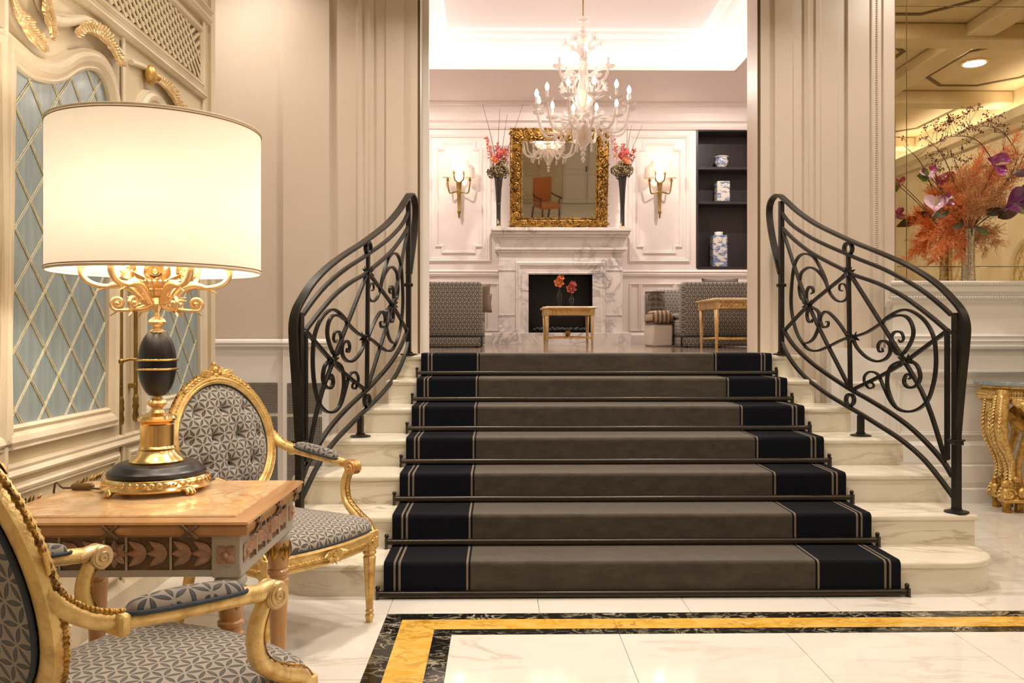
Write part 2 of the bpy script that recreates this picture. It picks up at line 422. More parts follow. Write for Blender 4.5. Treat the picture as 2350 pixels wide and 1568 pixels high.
def spiral(c, ax, ay, r0, turns, n=28, start=0, shrink=.12):
    c = Vector(c); ax = Vector(ax); ay = Vector(ay); out = []
    for i in range(n+1):
        t = i/n; a = start+t*turns*2*PI; r = r0*(1-t*(1-shrink)); out.append(c+ax*(r*math.cos(a))+ay*(r*math.sin(a)))
    return out
MOLD = [(0, 0), (0, .012), (.006, .018), (.012, .012), (.022, .022), (.034, .026), (.044, .018), (.05, .018), (.055, 0)]
def scaled(sec, a, b): return [(o*a, h*b) for o, h in sec]
def rect(x0, x1, z0, z1): return [(x0, z0), (x1, z0), (x1, z1), (x0, z1)]
def notched(x0, x1, z0, z1, n):
    return [(x0+n, z0), (x1-n, z0), (x1-n, z0+n), (x1, z0+n), (x1, z1-n), (x1-n, z1-n), (x1-n, z1), (x0+n, z1), (x0+n, z1-n), (x0, z1-n), (x0, z0+n), (x0+n, z0+n)]
# ------------------------------------------------------------------ floor of the lobby
RIS = .157; TR = .3117; D = [TR*(12.63+k) for k in range(7)]; SC = .685      # stair rise, going, nosing lines, centre
XR = 6.3; YB = -4.2; XL = -1.716; YF = 6.2
floor = ST('floor', MB().box(-3.3, XR+.1, YB-.1, 6.5, -.12, -.012), TILE, 'polished ivory marble floor with inlaid border')
def tile(x0, x1, y0, y1, m=TILE, nm='tile', g=.0012, z=0):
    if x1-x0 < .01 or y1-y0 < .01: return
    O(nm, MB().box(x0+g, x1-g, y0+g, y1-g, -.012, z), m, floor)
bx = [-.5, -.425, -.275, -.2]; by = [3.705, 3.63, 3.51, 3.445]
RIGHT = 6.3
for k in range(3):
    m, nm = ((PORTORO, 'black_border_slab'), (SIENA, 'yellow_border_slab'), (PORTORO, 'black_border_slab'))[k]
    xs = [bx[k]]+[x for x in (.5, 1.2, 1.9, 2.6, 3.3, 4.0, 4.7, 5.4)]+[RIGHT]
    for a, b in zip(xs, xs[1:]):      # strips along the stairs; first one mitred against the corner
        x0 = a if a != bx[k] else None
        if x0 is None:
            O(nm, MB().prism([(bx[k]+.001, by[k]), (bx[k+1]+.001, by[k+1]+.0006), (b-.0008, by[k+1]+.0006), (b-.0008, by[k]-.0006)], -.012, 0, lambda u, v, h: (u, v, h)), m, floor)
        else: tile(a, b, by[k+1], by[k], m, nm, .0007)
    ys = [2.66, 1.9, 1.2]
    prev = None
    for y0 in (2.9, 2.2, 1.5):
        if prev is None:
            O(nm, MB().prism([(bx[k]+.0006, by[k]-.001), (bx[k]+.0006, y0), (bx[k+1]-.0006, y0), (bx[k+1]-.0006, by[k+1]-.001)], -.012, 0, lambda u, v, h: (u, v, h)), m, floor)
        else: tile(bx[k], bx[k+1], y0, prev, m, nm, .0007)
        prev = y0
for i, x0 in enumerate([-.2, .5, 1.2, 1.9, 2.6, 3.3, 4.0]):
    for y1 in (by[3], 2.745, 2.045): tile(x0, x0+.7, y1-.7, y1)
xs = [-1.72, -1.18, -.5, .18, .86, 1.538, 2.22, 2.9, 3.58, 4.26, 4.94]
for a, b in zip(xs, xs[1:]): tile(a, b, by[0], 4.4)
for a, b in zip(xs[6:], xs[7:]):
    tile(a, b, 4.4, 5.08); tile(a, b, 5.08, 5.76); tile(a, b, 5.76, 6.25)
for y1 in (by[0], 3.005, 2.305):
    for a, b in ((-1.72, -1.18), (-1.18, -.5)): tile(a, b, y1-.7, y1)
tile(-1.72, -1.1, 4.4, 6.25)
# ------------------------------------------------------------------ staircase
stairs = ST('staircase', MB().box(SC-1.2, SC+1.2, D[0]+.05, YF, 0, RIS*.6), STONE, 'flared cream marble staircase of seven steps')
ENDX = [2.45, 2.468, 2.494, 2.40, 2.22, 2.108, 2.106]
def nose(poly, z0, z1, m, nm):
    """step block: riser body plus a tread slab with rounded nosing"""
    body = MB().prism(poly, z0, z1-.035, lambda u, v, h: (u, v, h)); O(nm+'_riser', body, m, stairs, 30)
    ccw = poly
    mb = MB(); n = 6; rings = []
    for k in range(n+1):
        a = -PI/2+PI*k/n; rings.append((.016*math.cos(a)-.002, z1-.0175+.0175*math.sin(a)))
    mb.frame(ccw, rings, lambda u, v, h: (u, v, h))
    N = len(ccw); kk = len(rings)
    mb.f.append(tuple(i*kk+kk-1 for i in range(N))); mb.f.append(tuple(i*kk for i in range(N-1, -1, -1)))
    O(nm+'_tread', mb, m, stairs, 50)
for k in range(7):
    x1 = ENDX[k]; x0 = 2*SC-x1; y0 = D[k]+.014; y1 = D[k+1]+.012 if k < 6 else 6.46
    z0 = 0
    if k == 0:
        r = .22; P = []
        for i in range(9): a = -PI/2+PI*.56*i/8; P.append((x1-r+r*math.cos(a), y0+r+r*math.sin(a)))
        P += [(x1-.06, y1+.25), (x0+.06, y1+.25)]
        for i in range(8, -1, -1): a = -PI/2-PI*.56*i/8; P.append((x0+r+r*math.cos(a), y0+r+r*math.sin(a)))
    elif k == 6: P = [(x0, y0), (x1, y0), (x1, YF+.02), (x0, YF+.02)]
    else: P = [(x0, y0), (x1, y0), (x1-.0, y1), (x0+.0, y1)]
    nose(P, z0, (k+1)*RIS, STONE, 'step')
# ------------------------------------------------------------------ facade beside the stairs
ZU = 7*RIS            # upper floor level
OL, OR_ = -.59, 1.94  # doorway between lobby and upper room
def extrude_plan(plan, z0, z1):
    mb = MB(); n = len(plan)
    vs = [(x, YF-d, z0) for x, d in plan]+[(x, YF-d, z1) for x, d in plan]
    mb.add(vs, [(i, i+1, n+i+1, n+i) for i in range(n-1)]); return mb
prof = [(1.96, -.02), (1.96, .02), (2.05, .02), (2.06, .045), (2.10, .05), (2.19, .05), (2.195, .02), (2.28, .015), (2.285, .03), (2.31, .036), (2.33, .022), (2.36, .022),
        (2.37, .036), (2.40, .036), (2.42, .01), (2.546, .01), (2.55, .003), (2.61, .003), (2.615, .03), (2.776, .03), (2.785, .045), (2.80, .03), (2.865, .03), (2.875, .045), (2.885, .03), (2.967, .03), (2.967, -.02)]
wr = ST('wall_front_right', MB().box(OR_, XR, YF, 6.455, 0, LZ+.3), W_WALL, 'warm white facade right of the stairs')
O('door_casing', extrude_plan(prof, .0, LZ), W_WALL, wr, 14)
O('door_casing_groove', MB().box(1.943, 1.958, YF-.004, YF+.01, ZU, LZ), DARKLINE, wr)
profL = [(2*.675-x, d) for x, d in prof[:16]]+[(-1.20, .01), (-1.21, .004), (-1.25, .004), (-1.26, .05), (-1.60, .05), (-1.61, .0), (-1.62, -.01)]
wl2 = ST('wall_front_left', MB().box(-3.3, OL, YF, 6.455, 0, LZ+.3), W_WALL, 'warm white facade left of the stairs')
O('door_casing', extrude_plan(profL[::-1], .0, LZ), W_WALL, wl2, 14)
O('door_casing_groove', MB().box(-.608, -.593, YF-.004, YF+.01, ZU, LZ), DARKLINE, wl2)
O('door_stop', MB().box(-.59, -.545, 6.40, 6.45, ZU, LZ), W_TRIM, wl2)
mb = MB()
for i in range(150):
    z = 1.75+i*.0165
    mb.ball((2.832, YF-.032, z), .0075, 6, 4, 1.4, 1, .9)
tag(O('egg_and_dart_beading', mb, W_WALL, wr), kind='stuff')
mpF = lambda u, v, h: (u, YF-h, v)
# wainscot left: dado line, grilles
def wains(parent, x0, x1, d=0, base=True):
    mp = lambda u, v, h: (u, YF-d-h, v)
    SECD = [(0, 0), (0, .012), (.008, .03), (.02, .022), (.03, .035), (.045, .03), (.06, 0)]
    O('dado_rail', MB().frame([(x0, 1.15), (x1, 1.15)], [(-o, h) for o, h in SECD], mp, False), W_TRIM, parent, 14)
    if base:
        O('skirting_board', MB().frame([(x0, 0), (x1, 0)], [(0, 0), (0, .035), (-.09, .035), (-.105, .022), (-.13, .03), (-.15, 0)], mp, False), W_TRIM, parent, 14)
O('wainscot_panel', MB().box(-3.2, -1.612, YF-.006, YF, 0, 1.15).box(-1.60, -1.262, YF-.054, YF, 0, 1.15), W_TRIM, wl2)
wains(wl2, -1.60, -1.26, .054); wains(wl2, -3.2, -1.61, .006)
def grille(parent, x0, x1, z0, z1, y):
    mb = MB(); n = int((x1-x0)/.016); k = int((z1-z0)/.016)
    for i in range(n+1): x = x0+(x1-x0)*i/n; mb.box(x-.003, x+.003, y-.004, y, z0, z1)
    for i in range(k+1): z = z0+(z1-z0)*i/k; mb.box(x0, x1, y-.006, y-.002, z-.003, z+.003)
    g = O('radiator_grille', mb, GRILLE, parent); g['kind'] = 'stuff'
    O('grille_recess', MB().box(x0, x1, y-.0002, y+.004, z0, z1), DARKGAP, g)
DARKGAP = mat('grey_radiator_recess', (.52, .49, .46), .8)
for a, b in ((.66, .88), (.14, .63)):
    grille(wl2, -1.565, -1.315, a, b, YF-.0545); grille(wl2, -1.92, -1.655, a, b, YF-.0065)
# ------------------------------------------------------------------ mirror wall and ledge at right
LEDGE = 1.634; LY = 5.98
mir = ST('wall_mirror_panes', MB().box(2.98, XR, YF-.002, YF+.003, LEDGE-.05, LZ), DARKLINE, 'antique gold mirror wall above the white ledge')
for (x0, x1) in ((2.982, 3.066), (3.07, 4.6), (4.604, XR)):
    for (z0, z1) in ((LEDGE-.04, 1.752), (1.756, 3.715), (3.719, LZ)):
        O('mirror_pane', MB().box(x0, x1, YF-.008, YF-.002, z0, z1), ANTIQUE, mir, bev=.0015)
led = ST('trim_1', MB().box(2.9, XR, LY+.02, YF-.009, LEDGE-.035, LEDGE-.004), W_TRIM, 'white moulded ledge carrying the flower vase')
mpL = lambda u, v, h: (u, LY+.10-h, v)
O('ledge_moulding', MB().frame([(2.85, LEDGE), (XR, LEDGE)], [(0, 0), (0, .10), (.012, .11), (.026, .10), (.03, .085), (.075, .085), (.09, .06), (.10, .066), (.13, .045), (.145, .05), (.16, .02), (.185, 0)], mpL, False), W_TRIM, led, 14)
mb = MB()
for i in range(165):
    x = 2.87+i*.0205; mb.ball((x, LY-.002, LEDGE-.022), .0085, 6, 4, 1, .8, 1.1)
    mb.ball((x, LY+.028, LEDGE-.118), .0095, 6, 4, 1, .8, 1.2)
tag(O('egg_and_dart_beading', mb, W_TRIM, led), kind='stuff')
O('ledge_apron', MB().box(2.9, XR, LY+.08, YF-.001, 1.24, LEDGE-.03), W_TRIM, led)
mpA = lambda u, v, h: (u, LY+.08-h, v)
O('dado_rail', MB().frame([(2.85, 1.245), (XR, 1.245)], [(0, 0), (0, .02), (.015, .035), (.03, .02), (.05, .03), (.07, .012), (.09, .022), (.11, 0)], mpA, False), W_TRIM, led, 14)
O('wainscot_body', MB().box(2.46, XR, YF-.10, YF-.001, 0, 1.14), W_TRIM, wr)
mpW = lambda u, v, h: (u, YF-.10-h, v)
O('wainscot_shelf', MB().frame([(2.9, .985), (XR, .985)], [(0, 0), (0, .05), (.02, .05), (.03, .03), (.06, 0)], mpW, False), W_TRIM, wr, 14)
for x0, x1 in ((2.56, 2.86), (2.98, 3.9), (4.02, 5.0)):
    O('wainscot_panel_moulding', MB().frame(rect(x0, x1, .52, .86), scaled(MOLD, .6, .6), mpW), W_TRIM, wr, 14)
O('skirting_board', MB().frame([(2.46, 0), (XR, 0)], [(0, 0), (0, .06), (-.10, .06), (-.11, .04), (-.15, .05), (-.27, .05), (-.28, .03), (-.30, .035), (-.42, .03), (-.43, .015), (-.45, 0)], mpW, False), W_TRIM, wr, 14)
# ------------------------------------------------------------------ panelled wall at left
WL = XL
wleft = ST('wall_left', MB().box(WL-.12, WL, YB, 4.97, 0, LZ+.3), CREAM, 'antique cream panelled wall with silk lattice doors')
mpl = lambda u, v, h: (WL+h, u, v)
def wlp(px, py):
    q = (px-1175)/F; Y = WL*(_cs-q*_sn)/(q*_cs+_sn); return (Y, EYE-(py-HY)/F*(WL*_sn+Y*_cs))
TOP1 = [wlp(*p) for p in ((23, 147), (63, 179), (105, 191.5), (139, 185), (168, 166), (194, 160), (219, 168), (236, 198), (245, 245))]
TOP1 = [tuple(p) for p in SM(TOP1, 4)]
def door_leaf(mirror=None, ornament=True):
    mf = (lambda u: u) if mirror is None else (lambda u: mirror-u)
    zb = .93
    poly = [(2.90, zb), (3.62, zb)]+[(u, v) for u, v in TOP1[::-1]]
    poly = [(mf(u), v) for u, v in poly]
    pn = O('silk_panel', MB().prism(poly, .0, .004, mpl), BLUEGLASS, wleft, 60)
    SEC = [(-.002, .004), (-.002, .02), (.008, .028), (.02, .018), (.035, .034), (.055, .040), (.07, .026), (.08, .03), (.09, 0)]
    O('panel_moulding', MB().frame(poly, SEC, mpl), CREAM_L, wleft, 14)
    # lattice of cords
    import_inside = lambda u, v: inside(poly, u, v)
    ctr = sum(p[0] for p in poly)/len(poly)
    sl = 1.12
    for sgn in (1, -1):
        for k in range(-14, 15):
            c0 = k*.216
            run = []
            for i in range(200):
                u = ctr-.4+.8*i/199; v = 1.63+sgn*sl*(u-ctr)+c0
                if inside(poly, u, v): run.append((u, v))
                elif len(run) > 3: break
                else: run = [] if len(run) < 4 else run
            if len(run) > 6:
                (u0, v0), (u1, v1) = run[0], run[-1]
                dv = Vector((-(v1-v0), u1-u0)).normalized()
                for off in (-.004, .004):
                    a = Vector((u0, v0))+dv*off; b = Vector((u1, v1))+dv*off
                    if off < 0: mbq = MB()
                    mbq.tube([mpl(a.x, a.y, .006), mpl(b.x, b.y, .006)], .0022, 5)
                O('lattice_cord', mbq, LINES, pn)
def inside(poly, x, y):
    c = False; n = len(poly)
    for i in range(n):
        x1, y1 = poly[i]; x2, y2 = poly[(i+1) % n]
        if (y1 > y) != (y2 > y) and x < (x2-x1)*(y-y1)/(y2-y1)+x1: c = not c
    return c
door_leaf(); door_leaf(2*2.86); door_leaf(4.02+3.61)
# vertical stiles, grooves
for y, wd, hh in ((2.86, .05, .03), (3.79, .02, .014), (4.80, .03, .02), (4.93, .05, .03)):
    O('stile_bead', MB().frame([(y, .12), (y, 3.3 if y > 4.7 else 2.60)], [(-wd/2, 0), (-wd/2, hh*.6), (-wd/5, hh), (wd/5, hh), (wd/2, hh*.6), (wd/2, 0)], mpl, False), CREAM_L, wleft, 14)
O('stile_groove', MB().box(WL-.001, WL+.003, 3.768, 3.776, .12, 2.58), DARKLINE, wleft)
# rails under the doors and dado panels
SECR = [(0, 0), (0, .016), (-.012, .028), (-.028, .016), (-.04, .02), (-.05, 0)]
for z in (.745,): O('rail_moulding', MB().frame([(1.8, z), (4.92, z)], SECR, mpl, False), CREAM_L, wleft, 14)
for y0, y1 in ((2.0, 2.78), (2.93, 3.70), (3.86, 4.72)):
    O('dado_panel_moulding', MB().frame(rect(y0, y1, .20, .68), scaled(MOLD, .8, .9), mpl), CREAM_L, wleft, 14)
O('skirting_board', MB().frame([(0, 0), (4.97, 0)], [(0, 0), (0, .03), (-.10, .03), (-.12, .012), (-.14, 0)], mpl, False), CREAM_L, wleft, 14)
# upper frieze with wooden lattice
O('frieze_rail', MB().frame([(1.5, 2.60), (4.80, 2.60)], [(0, 0), (0, .02), (-.015, .035), (-.035, .02), (-.05, .026), (-.07, 0)], mpl, False), CREAM_L, wleft, 14)
O('frieze_lattice_frame', MB().frame(rect(1.5, 4.746, 2.70, 2.965), scaled(MOLD, .8, 1), mpl), CREAM_L, wleft, 14)
O('frieze_recess', MB().box(WL-.002, WL+.002, 1.5, 4.746, 2.70, 2.965), DARKLINE, wleft)
for k in range(36):
    for sgn in (1, -1):
        y0 = 2.0+k*.072; H = .265; L = H/.72
        a, b = (y0, 2.70), (y0+L, 2.965)
        if sgn < 0: a, b = (y0+L, 2.70), (y0, 2.965)
        if max(a[0], b[0]) > 4.745:
            if min(a[0], b[0]) > 4.72: continue
            t_ = (4.745-y0)/L
            if sgn > 0: b = (4.745, 2.70+H*t_)
            else: a = (4.745, 2.965-H*t_)
        O('lattice_slat', MB().tube([mpl(*a, .006 if sgn > 0 else .010), mpl(*b, .006 if sgn > 0 else .010)], .0095, 4, flat=(.4, 1), up=(1, 0, 0)), CREAM, wleft)
O('cornice_band', MB().frame([(0, 3.05), (4.86, 3.05)], [(0, 0), (0, .03), (-.02, .045), (-.05, .03), (-.07, .05), (-.10, .03), (-.12, 0)], mpl, False), CREAM_L, wleft, 14)
O('cornice_panel_moulding', MB().frame(rect(3.6, 4.74, 3.25, 4.0), scaled(MOLD, .8, 1), mpl), CREAM_L, wleft, 14)
# carved S moulding and gilded leaves above the doors
def wpath(pts, h=.012, n=5): return [Vector(mpl(*wlp(px*.421, py*.421), h)) for px, py in [tuple(q) for q in SM(pts, n)]]
S1 = [(170, -60), (195, 20), (235, 85), (300, 118), (370, 115), (430, 108), (490, 135), (540, 180), (585, 240), (640, 300)]
O('carved_ridge', MB().tube(wpath(S1, .018), .020, 8), CREAM_L, wleft)
S1b = [(228, 55), (290, 80), (360, 90), (430, 92), (500, 118), (560, 165)]
O('carved_ridge', MB().tube(wpath(S1b, .008), .008, 6), CREAM, wleft)
def leaf_chain(path, L, W, m, nm, parent, nrm, side=1, step=1, both=True):
    mb = MB(); n = len(path)
    for i in range(0, n-1, step):
        d = (path[min(n-1, i+1)]-path[max(0, i-1)]).normalized(); sd = d.cross(Vector(nrm))
        k = .7+.5*math.sin(PI*i/(n-1))
        for q in ((1, -1) if both else (side,)):
            mb.leaf(path[i], d*.8+sd*q*.62, nrm, L*k*random.uniform(.8, 1.2), W*k, .25, 4, .5)
        mb.ball(path[i]+Vector(nrm)*W*.2, W*.28*k, 6, 4)
    return O(nm, mb, m, parent)
leaf_chain(wpath([(20, -40), (35, 30), (75, 100), (120, 165), (165, 215), (200, 235)], .025, 4), .05, .032, GILT_P, 'gilded_leaf_spray', wleft, (1, 0, 0))
leaf_chain(wpath([(235, 215), (225, 150), (200, 90), (190, 20), (185, -40)], .035, 4), .045, .03, GILT_P, 'gilded_leaf_spray', wleft, (1, 0, 0))
leaf_chain(wpath([(370, 190), (420, 150), (480, 165), (530, 200), (570, 255), (600, 310), (630, 330)], .03, 4), .045, .03, GILT_P, 'gilded_leaf_spray', wleft, (1, 0, 0))
leaf_chain(wpath([(800, 420), (850, 440), (890, 480), (920, 520), (945, 570), (990, 600)], .02, 4), .05, .03, GILT_P, 'gilded_leaf_spray', wleft, (1, 0, 0))
O('gilded_rosette', MB().ball(mpl(*wlp(332, 172), .03), .04, 12, 8, .7, 1, 1.2).ball(mpl(*wlp(340, 178), .045), .02, 10, 6), GILT, wleft)
O('carved_ridge', MB().tube(wpath([(700, 340), (760, 360), (830, 400), (900, 470), (960, 560), (1030, 620)], .012), .014, 6), CREAM_L, wleft)
# sprigs low on the dado
mbs = MB()
for i in range(14):
    u = 2.95+i*.028+(.25 if i > 5 else 0); mbs.leaf(mpl(u, .63, .006), (0, random.uniform(-.4, .8), 1), (1, 0, 0), .035, .016, .2, 3, .4)
O('carved_sprig', mbs, GILT_D, wleft)
# brass bolts
def bolt(y):
    r = T('espagnolette_bolt', 'long brass door bolt %s on the cream panelling' % ('nearer the blue silk door' if y < 3.8 else 'nearer the far silk panel'), 'door bolt', (WL+.03, y, .84), group='brass bolts on the panelling')
    O('rod', MB().lathe([(.009, .10), (.009, 1.1)], 10, (WL+.03, y, .84)), ROD_GOLD, r)
    O('finial', MB().lathe([(0, .0), (.012, .01), (.015, .03), (.010, .06), (.016, .075), (.012, .09), (.014, .11), (.009, .13)], 10, (WL+.03, y, .84)), ROD_GOLD, r)
    for z in (1.0, 1.45, 1.88): O('bracket', MB().box(WL, WL+.035, y-.014, y+.014, z, z+.022), ROD_GOLD, r, bev=.003)
bolt(3.715); bolt(3.865)
# ------------------------------------------------------------------ rest of the lobby: alcove, back, right wall, ceiling
ST('wall_alcove', MB().box(-3.4, -3.2, 4.8, 6.3, 0, LZ+.3), W_WALL, 'plain white wall of the side alcove')
ST('wall_alcove_front', MB().box(-3.3, WL-.1, 4.85, 4.97, 0, LZ+.3), W_WALL, 'white return behind the cream panelling')
wb = ST('wall_back', MB().box(XL-.2, XR+.2, YB-.12, YB, 0, LZ+.3), CREAM_L, 'cream wall at the back of the lobby')
wrt = ST('wall_right', MB().box(XR, XR+.12, YB, 6.4, 0, LZ+.3), CREAM_L, 'cream panelled wall on the right of the lobby')
mpr = lambda u, v, h: (XR-h, u, v)
arch = [(2.35, .95), (3.05, .95), (3.05, 2.0)]+[(2.7+.35*math.cos(PI*i/12), 2.0+.35*math.sin(PI*i/12)) for i in range(1, 12)]+[(2.35, 2.0)]
for dy in (0, -1.6, 1.6):
    pl = [(u+dy, v) for u, v in arch]
    O('silk_panel', MB().prism(pl, 0, .004, mpr), LINES, wrt, 60)
    O('panel_moulding', MB().frame(pl, scaled(MOLD, 1.6, 1.6), mpr), CREAM_L, wrt, 14)
    for sgn in (1, -1):
        for k in range(-9, 10):
            a = [(2.7+dy+q, 1.6+sgn*1.7*q+k*.24) for q in [(-.35+.7*i/40) for i in range(41)]]
            a = [p for p in a if inside(pl, *p)]
            if len(a) > 4: O('lattice_cord', MB().tube([mpr(*a[0], .008), mpr(*a[-1], .008)], .012, 5), GILT_P, wrt)
O('cornice', MB().frame([(YB, 3.72), (YF, 3.72)], [(0, 0), (0, .06), (-.05, .09), (-.09, .18), (-.20, .20), (-.20, .17), (-.12, .15), (-.11, 0)], mpr, False), CREAM_L, wrt, 14)
mpb = lambda u, v, h: (u, YB+h, v)
O('cornice', MB().frame([(XL, 3.72), (XR, 3.72)], [(0, 0), (0, .06), (-.05, .09), (-.09, .18), (-.20, .20), (-.20, .17), (-.12, .15), (-.11, 0)], mpb, False), CREAM_L, wb, 14)
for x0, x1 in ((-1.4, -.2), (.0, 1.2), (4.0, 5.2)):
    O('panel_moulding', MB().frame(rect(x0, x1, 1.1, 3.4), scaled(MOLD, 1.6, 1.6), mpb), CREAM_L, wb, 14)
    O('panel_moulding', MB().frame(rect(x0, x1, .2, .85), scaled(MOLD, 1.6, 1.6), mpb), CREAM_L, wb, 14)
dr = ST('door_1', MB().box(2.0, 3.5, YB, YB+.05, 0, 3.2), W_TRIM, 'white double door at the back of the lobby')
for x0, x1 in ((2.1, 2.68), (2.82, 3.4)):
    for z0, z1 in ((.2, .9), (1.1, 2.1), (2.25, 3.05)):
        O('door_panel_moulding', MB().frame(rect(x0, x1, z0, z1), scaled(MOLD, 1, 1), lambda u, v, h: (u, YB+.05+h, v)), W_TRIM, dr, 14)
O('door_gap', MB().box(2.745, 2.755, YB+.05, YB+.052, 0, 3.2), DARKLINE, dr)
O('door_handle', MB().box(2.69, 2.72, YB+.05, YB+.10, 1.0, 1.16), BLACK, dr)
ce = ST('ceiling', MB().box(-3.4, XR+.2, YB-.2, 6.5, LZ, LZ+.2), CREAM, 'cream coffered lobby ceiling with dark inlay')
for y in (-2.6, -.2, 2.2, 4.4): O('ceiling_beam', MB().box(XL, XR, y-.14, y+.14, LZ-.16, LZ), CREAM, ce, bev=.02)
for x in (-.6, 2.2, 4.6): O('ceiling_beam', MB().box(x-.14, x+.14, YB, YF, LZ-.13, LZ), CREAM, ce, bev=.02)
for y0, y1 in ((-2.4, -.4), (.0, 2.0), (2.4, 4.2), (4.6, 6.1)):
    for x0, x1 in ((-.4, 2.0), (2.4, 4.4), (4.8, 6.2)):
        c = .35
        pth = [(x0+.12+c, y0+.12), (x1-.12-c, y0+.12), (x1-.12, y0+.12+c), (x1-.12, y1-.12-c), (x1-.12-c, y1-.12), (x0+.12+c, y1-.12), (x0+.12, y1-.12-c), (x0+.12, y0+.12+c)]
        O('coffer_inlay', MB().frame(pth, [(0, 0), (0, .008), (-.05, .008), (-.05, 0)], lambda u, v, h: (u, v, LZ-h)), DARKLINE, ce, 14)
for i, (x, y) in enumerate(FILL_DOWNLIGHTS+[(3.3, 5.2)]):  # trim rings around the added fill lights
    d = O('fill_downlight_trim', MB().lathe([(.115, 0), (.135, 0), (.135, -.012), (.115, -.012), (.115, 0)], 20, (x, y, LZ)), BRASS, ce)
# ------------------------------------------------------------------ upper room shell
UXL, UXR, UYB = -2.2, 3.95, 11.1
fu = ST('floor_upper', MB().box(UXL, UXR, 6.225, UYB+.05, ZU-.1, ZU-.001), PARQ, 'polished brown marble floor of the upper lounge')
for j in range(8):
    for i in range(10):
        x = -2.0+i*.6; y = 6.3+j*.6
        if x > UXR-.1: continue
        O('floor_slab', MB().box(x+.001, x+.599, y+.001, y+.599, ZU-.01, ZU), PARQ, fu)
BK = UYB
ub = ST('wall_upper_back', MB().box(UXL, 2.67, BK, BK+.1, ZU, 4.7), W_UP, 'blush white panelled wall behind the fireplace')
MB2 = MB().box(2.67, 3.55, BK, BK+.1, ZU, 2.12).box(2.67, 3.55, BK, BK+.1, 3.975, 4.7).box(3.55, UXR, BK, BK+.1, ZU, 4.7)
O('wall_around_niche', MB2, W_UP, ub)
ST('wall_upper_left', MB().box(UXL-.1, UXL, 6.4, BK+.1, ZU, 4.7), W_UP, 'left wall of the upper lounge')
ST('wall_upper_right', MB().box(UXR, UXR+.1, 6.4, BK+.1, ZU, 4.7), W_UP, 'right wall of the upper lounge')
mpU = lambda u, v, h: (u, BK-h, v)
px2 = lambda px: (px-CXV)/F*BK
pz2 = lambda py: EYE-(py-HY)/F*BK
for x0, x1, ins in ((990, 1117, (1006, 1100)), (1452, 1575, (1468, 1560)), (870, 975, None)):
    O('panel_moulding', MB().frame(rect(px2(x0), px2(x1), pz2(593), pz2(316)), scaled(MOLD, 1, 1), mpU), W_UP, ub, 14)
    if ins: O('inner_panel_moulding', MB().frame(notched(px2(ins[0]), px2(ins[1]), pz2(576), pz2(332), .085), scaled(MOLD, .75, .8), mpU), W_UP, ub, 14)
for x0, x1 in ((860, 1105), (1118, 1140), (1450, 1465), (1475, 1545), (1555, 1700)):
    O('lower_panel_moulding', MB().frame(rect(px2(x0), px2(x1), pz2(755), pz2(655)), scaled(MOLD, .6, .8), mpU), W_UP, ub, 14)
O('chair_rail', MB().frame([(UXL, pz2(634)), (UXR, pz2(634))], [(0, 0), (0, .02), (-.03, .03), (-.05, .02), (-.06, .035), (-.085, 0)], mpU, False), W_UP, ub, 14)
O('skirting_board', MB().frame([(UXL, ZU), (UXR, ZU)], [(0, 0), (0, .03), (-.12, .03), (-.14, .015), (-.17, 0)], mpU, False), W_UP, ub, 14)
ZS = 4.30
O('cornice', MB().frame([(UXL, 3.98), (UXR, 3.98)], [(0, 0), (0, .03), (-.03, .05), (-.05, .03), (-.08, .04), (-.10, .09), (-.20, .10), (-.28, .14), (-.285, .20), (-.31, .22), (-.322, .22), (-.322, 0)], mpU, False), W_UP, ub, 14)
uc = ST('ceiling_upper', MB().box(UXL-.1, UXR+.1, 6.4, BK+.1, 4.75, 4.85), CEIL_UP, 'blush ceiling of the upper lounge with lit cove')
HX0, HX1, HY0, HY1 = -1.13, 2.75, 6.62, 9.58
sm = MB().box(UXL-.1, HX0, 6.4, BK+.1, ZS, ZS+.04).box(HX1, UXR+.1, 6.4, BK+.1, ZS, ZS+.04).box(HX0, HX1, 6.4, HY0, ZS, ZS+.04).box(HX0, HX1, HY1, BK+.1, ZS, ZS+.04)
O('soffit', sm, CEIL_UP, uc)
FX0, FX1, FY0, FY1 = -.55, 2.17, 7.2, 8.88
o_ = .28
A = [(HX0-o_, HY0-o_+.06), (HX1+o_, HY0-o_+.06), (HX1+o_, HY1+o_), (HX0-o_, HY1+o_)]; B = [(FX0, FY0), (FX1, FY0), (FX1, FY1), (FX0, FY1)]
mb = MB(); K = 6
rings = []
for k in range(K+1):
    t = k/K; zz = ZS+.05+(4.56-ZS-.05)*math.sin(t*PI/2)
    q = 1-math.cos(t*PI/2)
    rings.append([(a[0]+(b[0]-a[0])*(.25*t+.75*t*t*.0+.75*t), a[1]+(b[1]-a[1])*t, zz) for a, b in zip(A, B)])
for k in range(K):
    for i in range(4):
        j = (i+1) % 4; mb.add([rings[k][i], rings[k][j], rings[k+1][j], rings[k+1][i]], [(0, 1, 2, 3)])
O('lit_cove', mb, COVE, uc, 60)
O('ceiling_tray', MB().box(FX0, FX1, FY0, FY1, 4.53, 4.60), CEIL_UP, uc)
lp = MB().box(HX0, HX0+.02, HY0, HY1, ZS-.006, ZS+.07).box(HX1-.02, HX1, HY0, HY1, ZS-.006, ZS+.07).box(HX0, HX1, HY1-.02, HY1-.0005, ZS-.006, ZS+.07).box(HX0, HX1, HY0, HY0+.02, ZS-.006, ZS+.07)
O('cove_lip', lp, W_UP, uc)
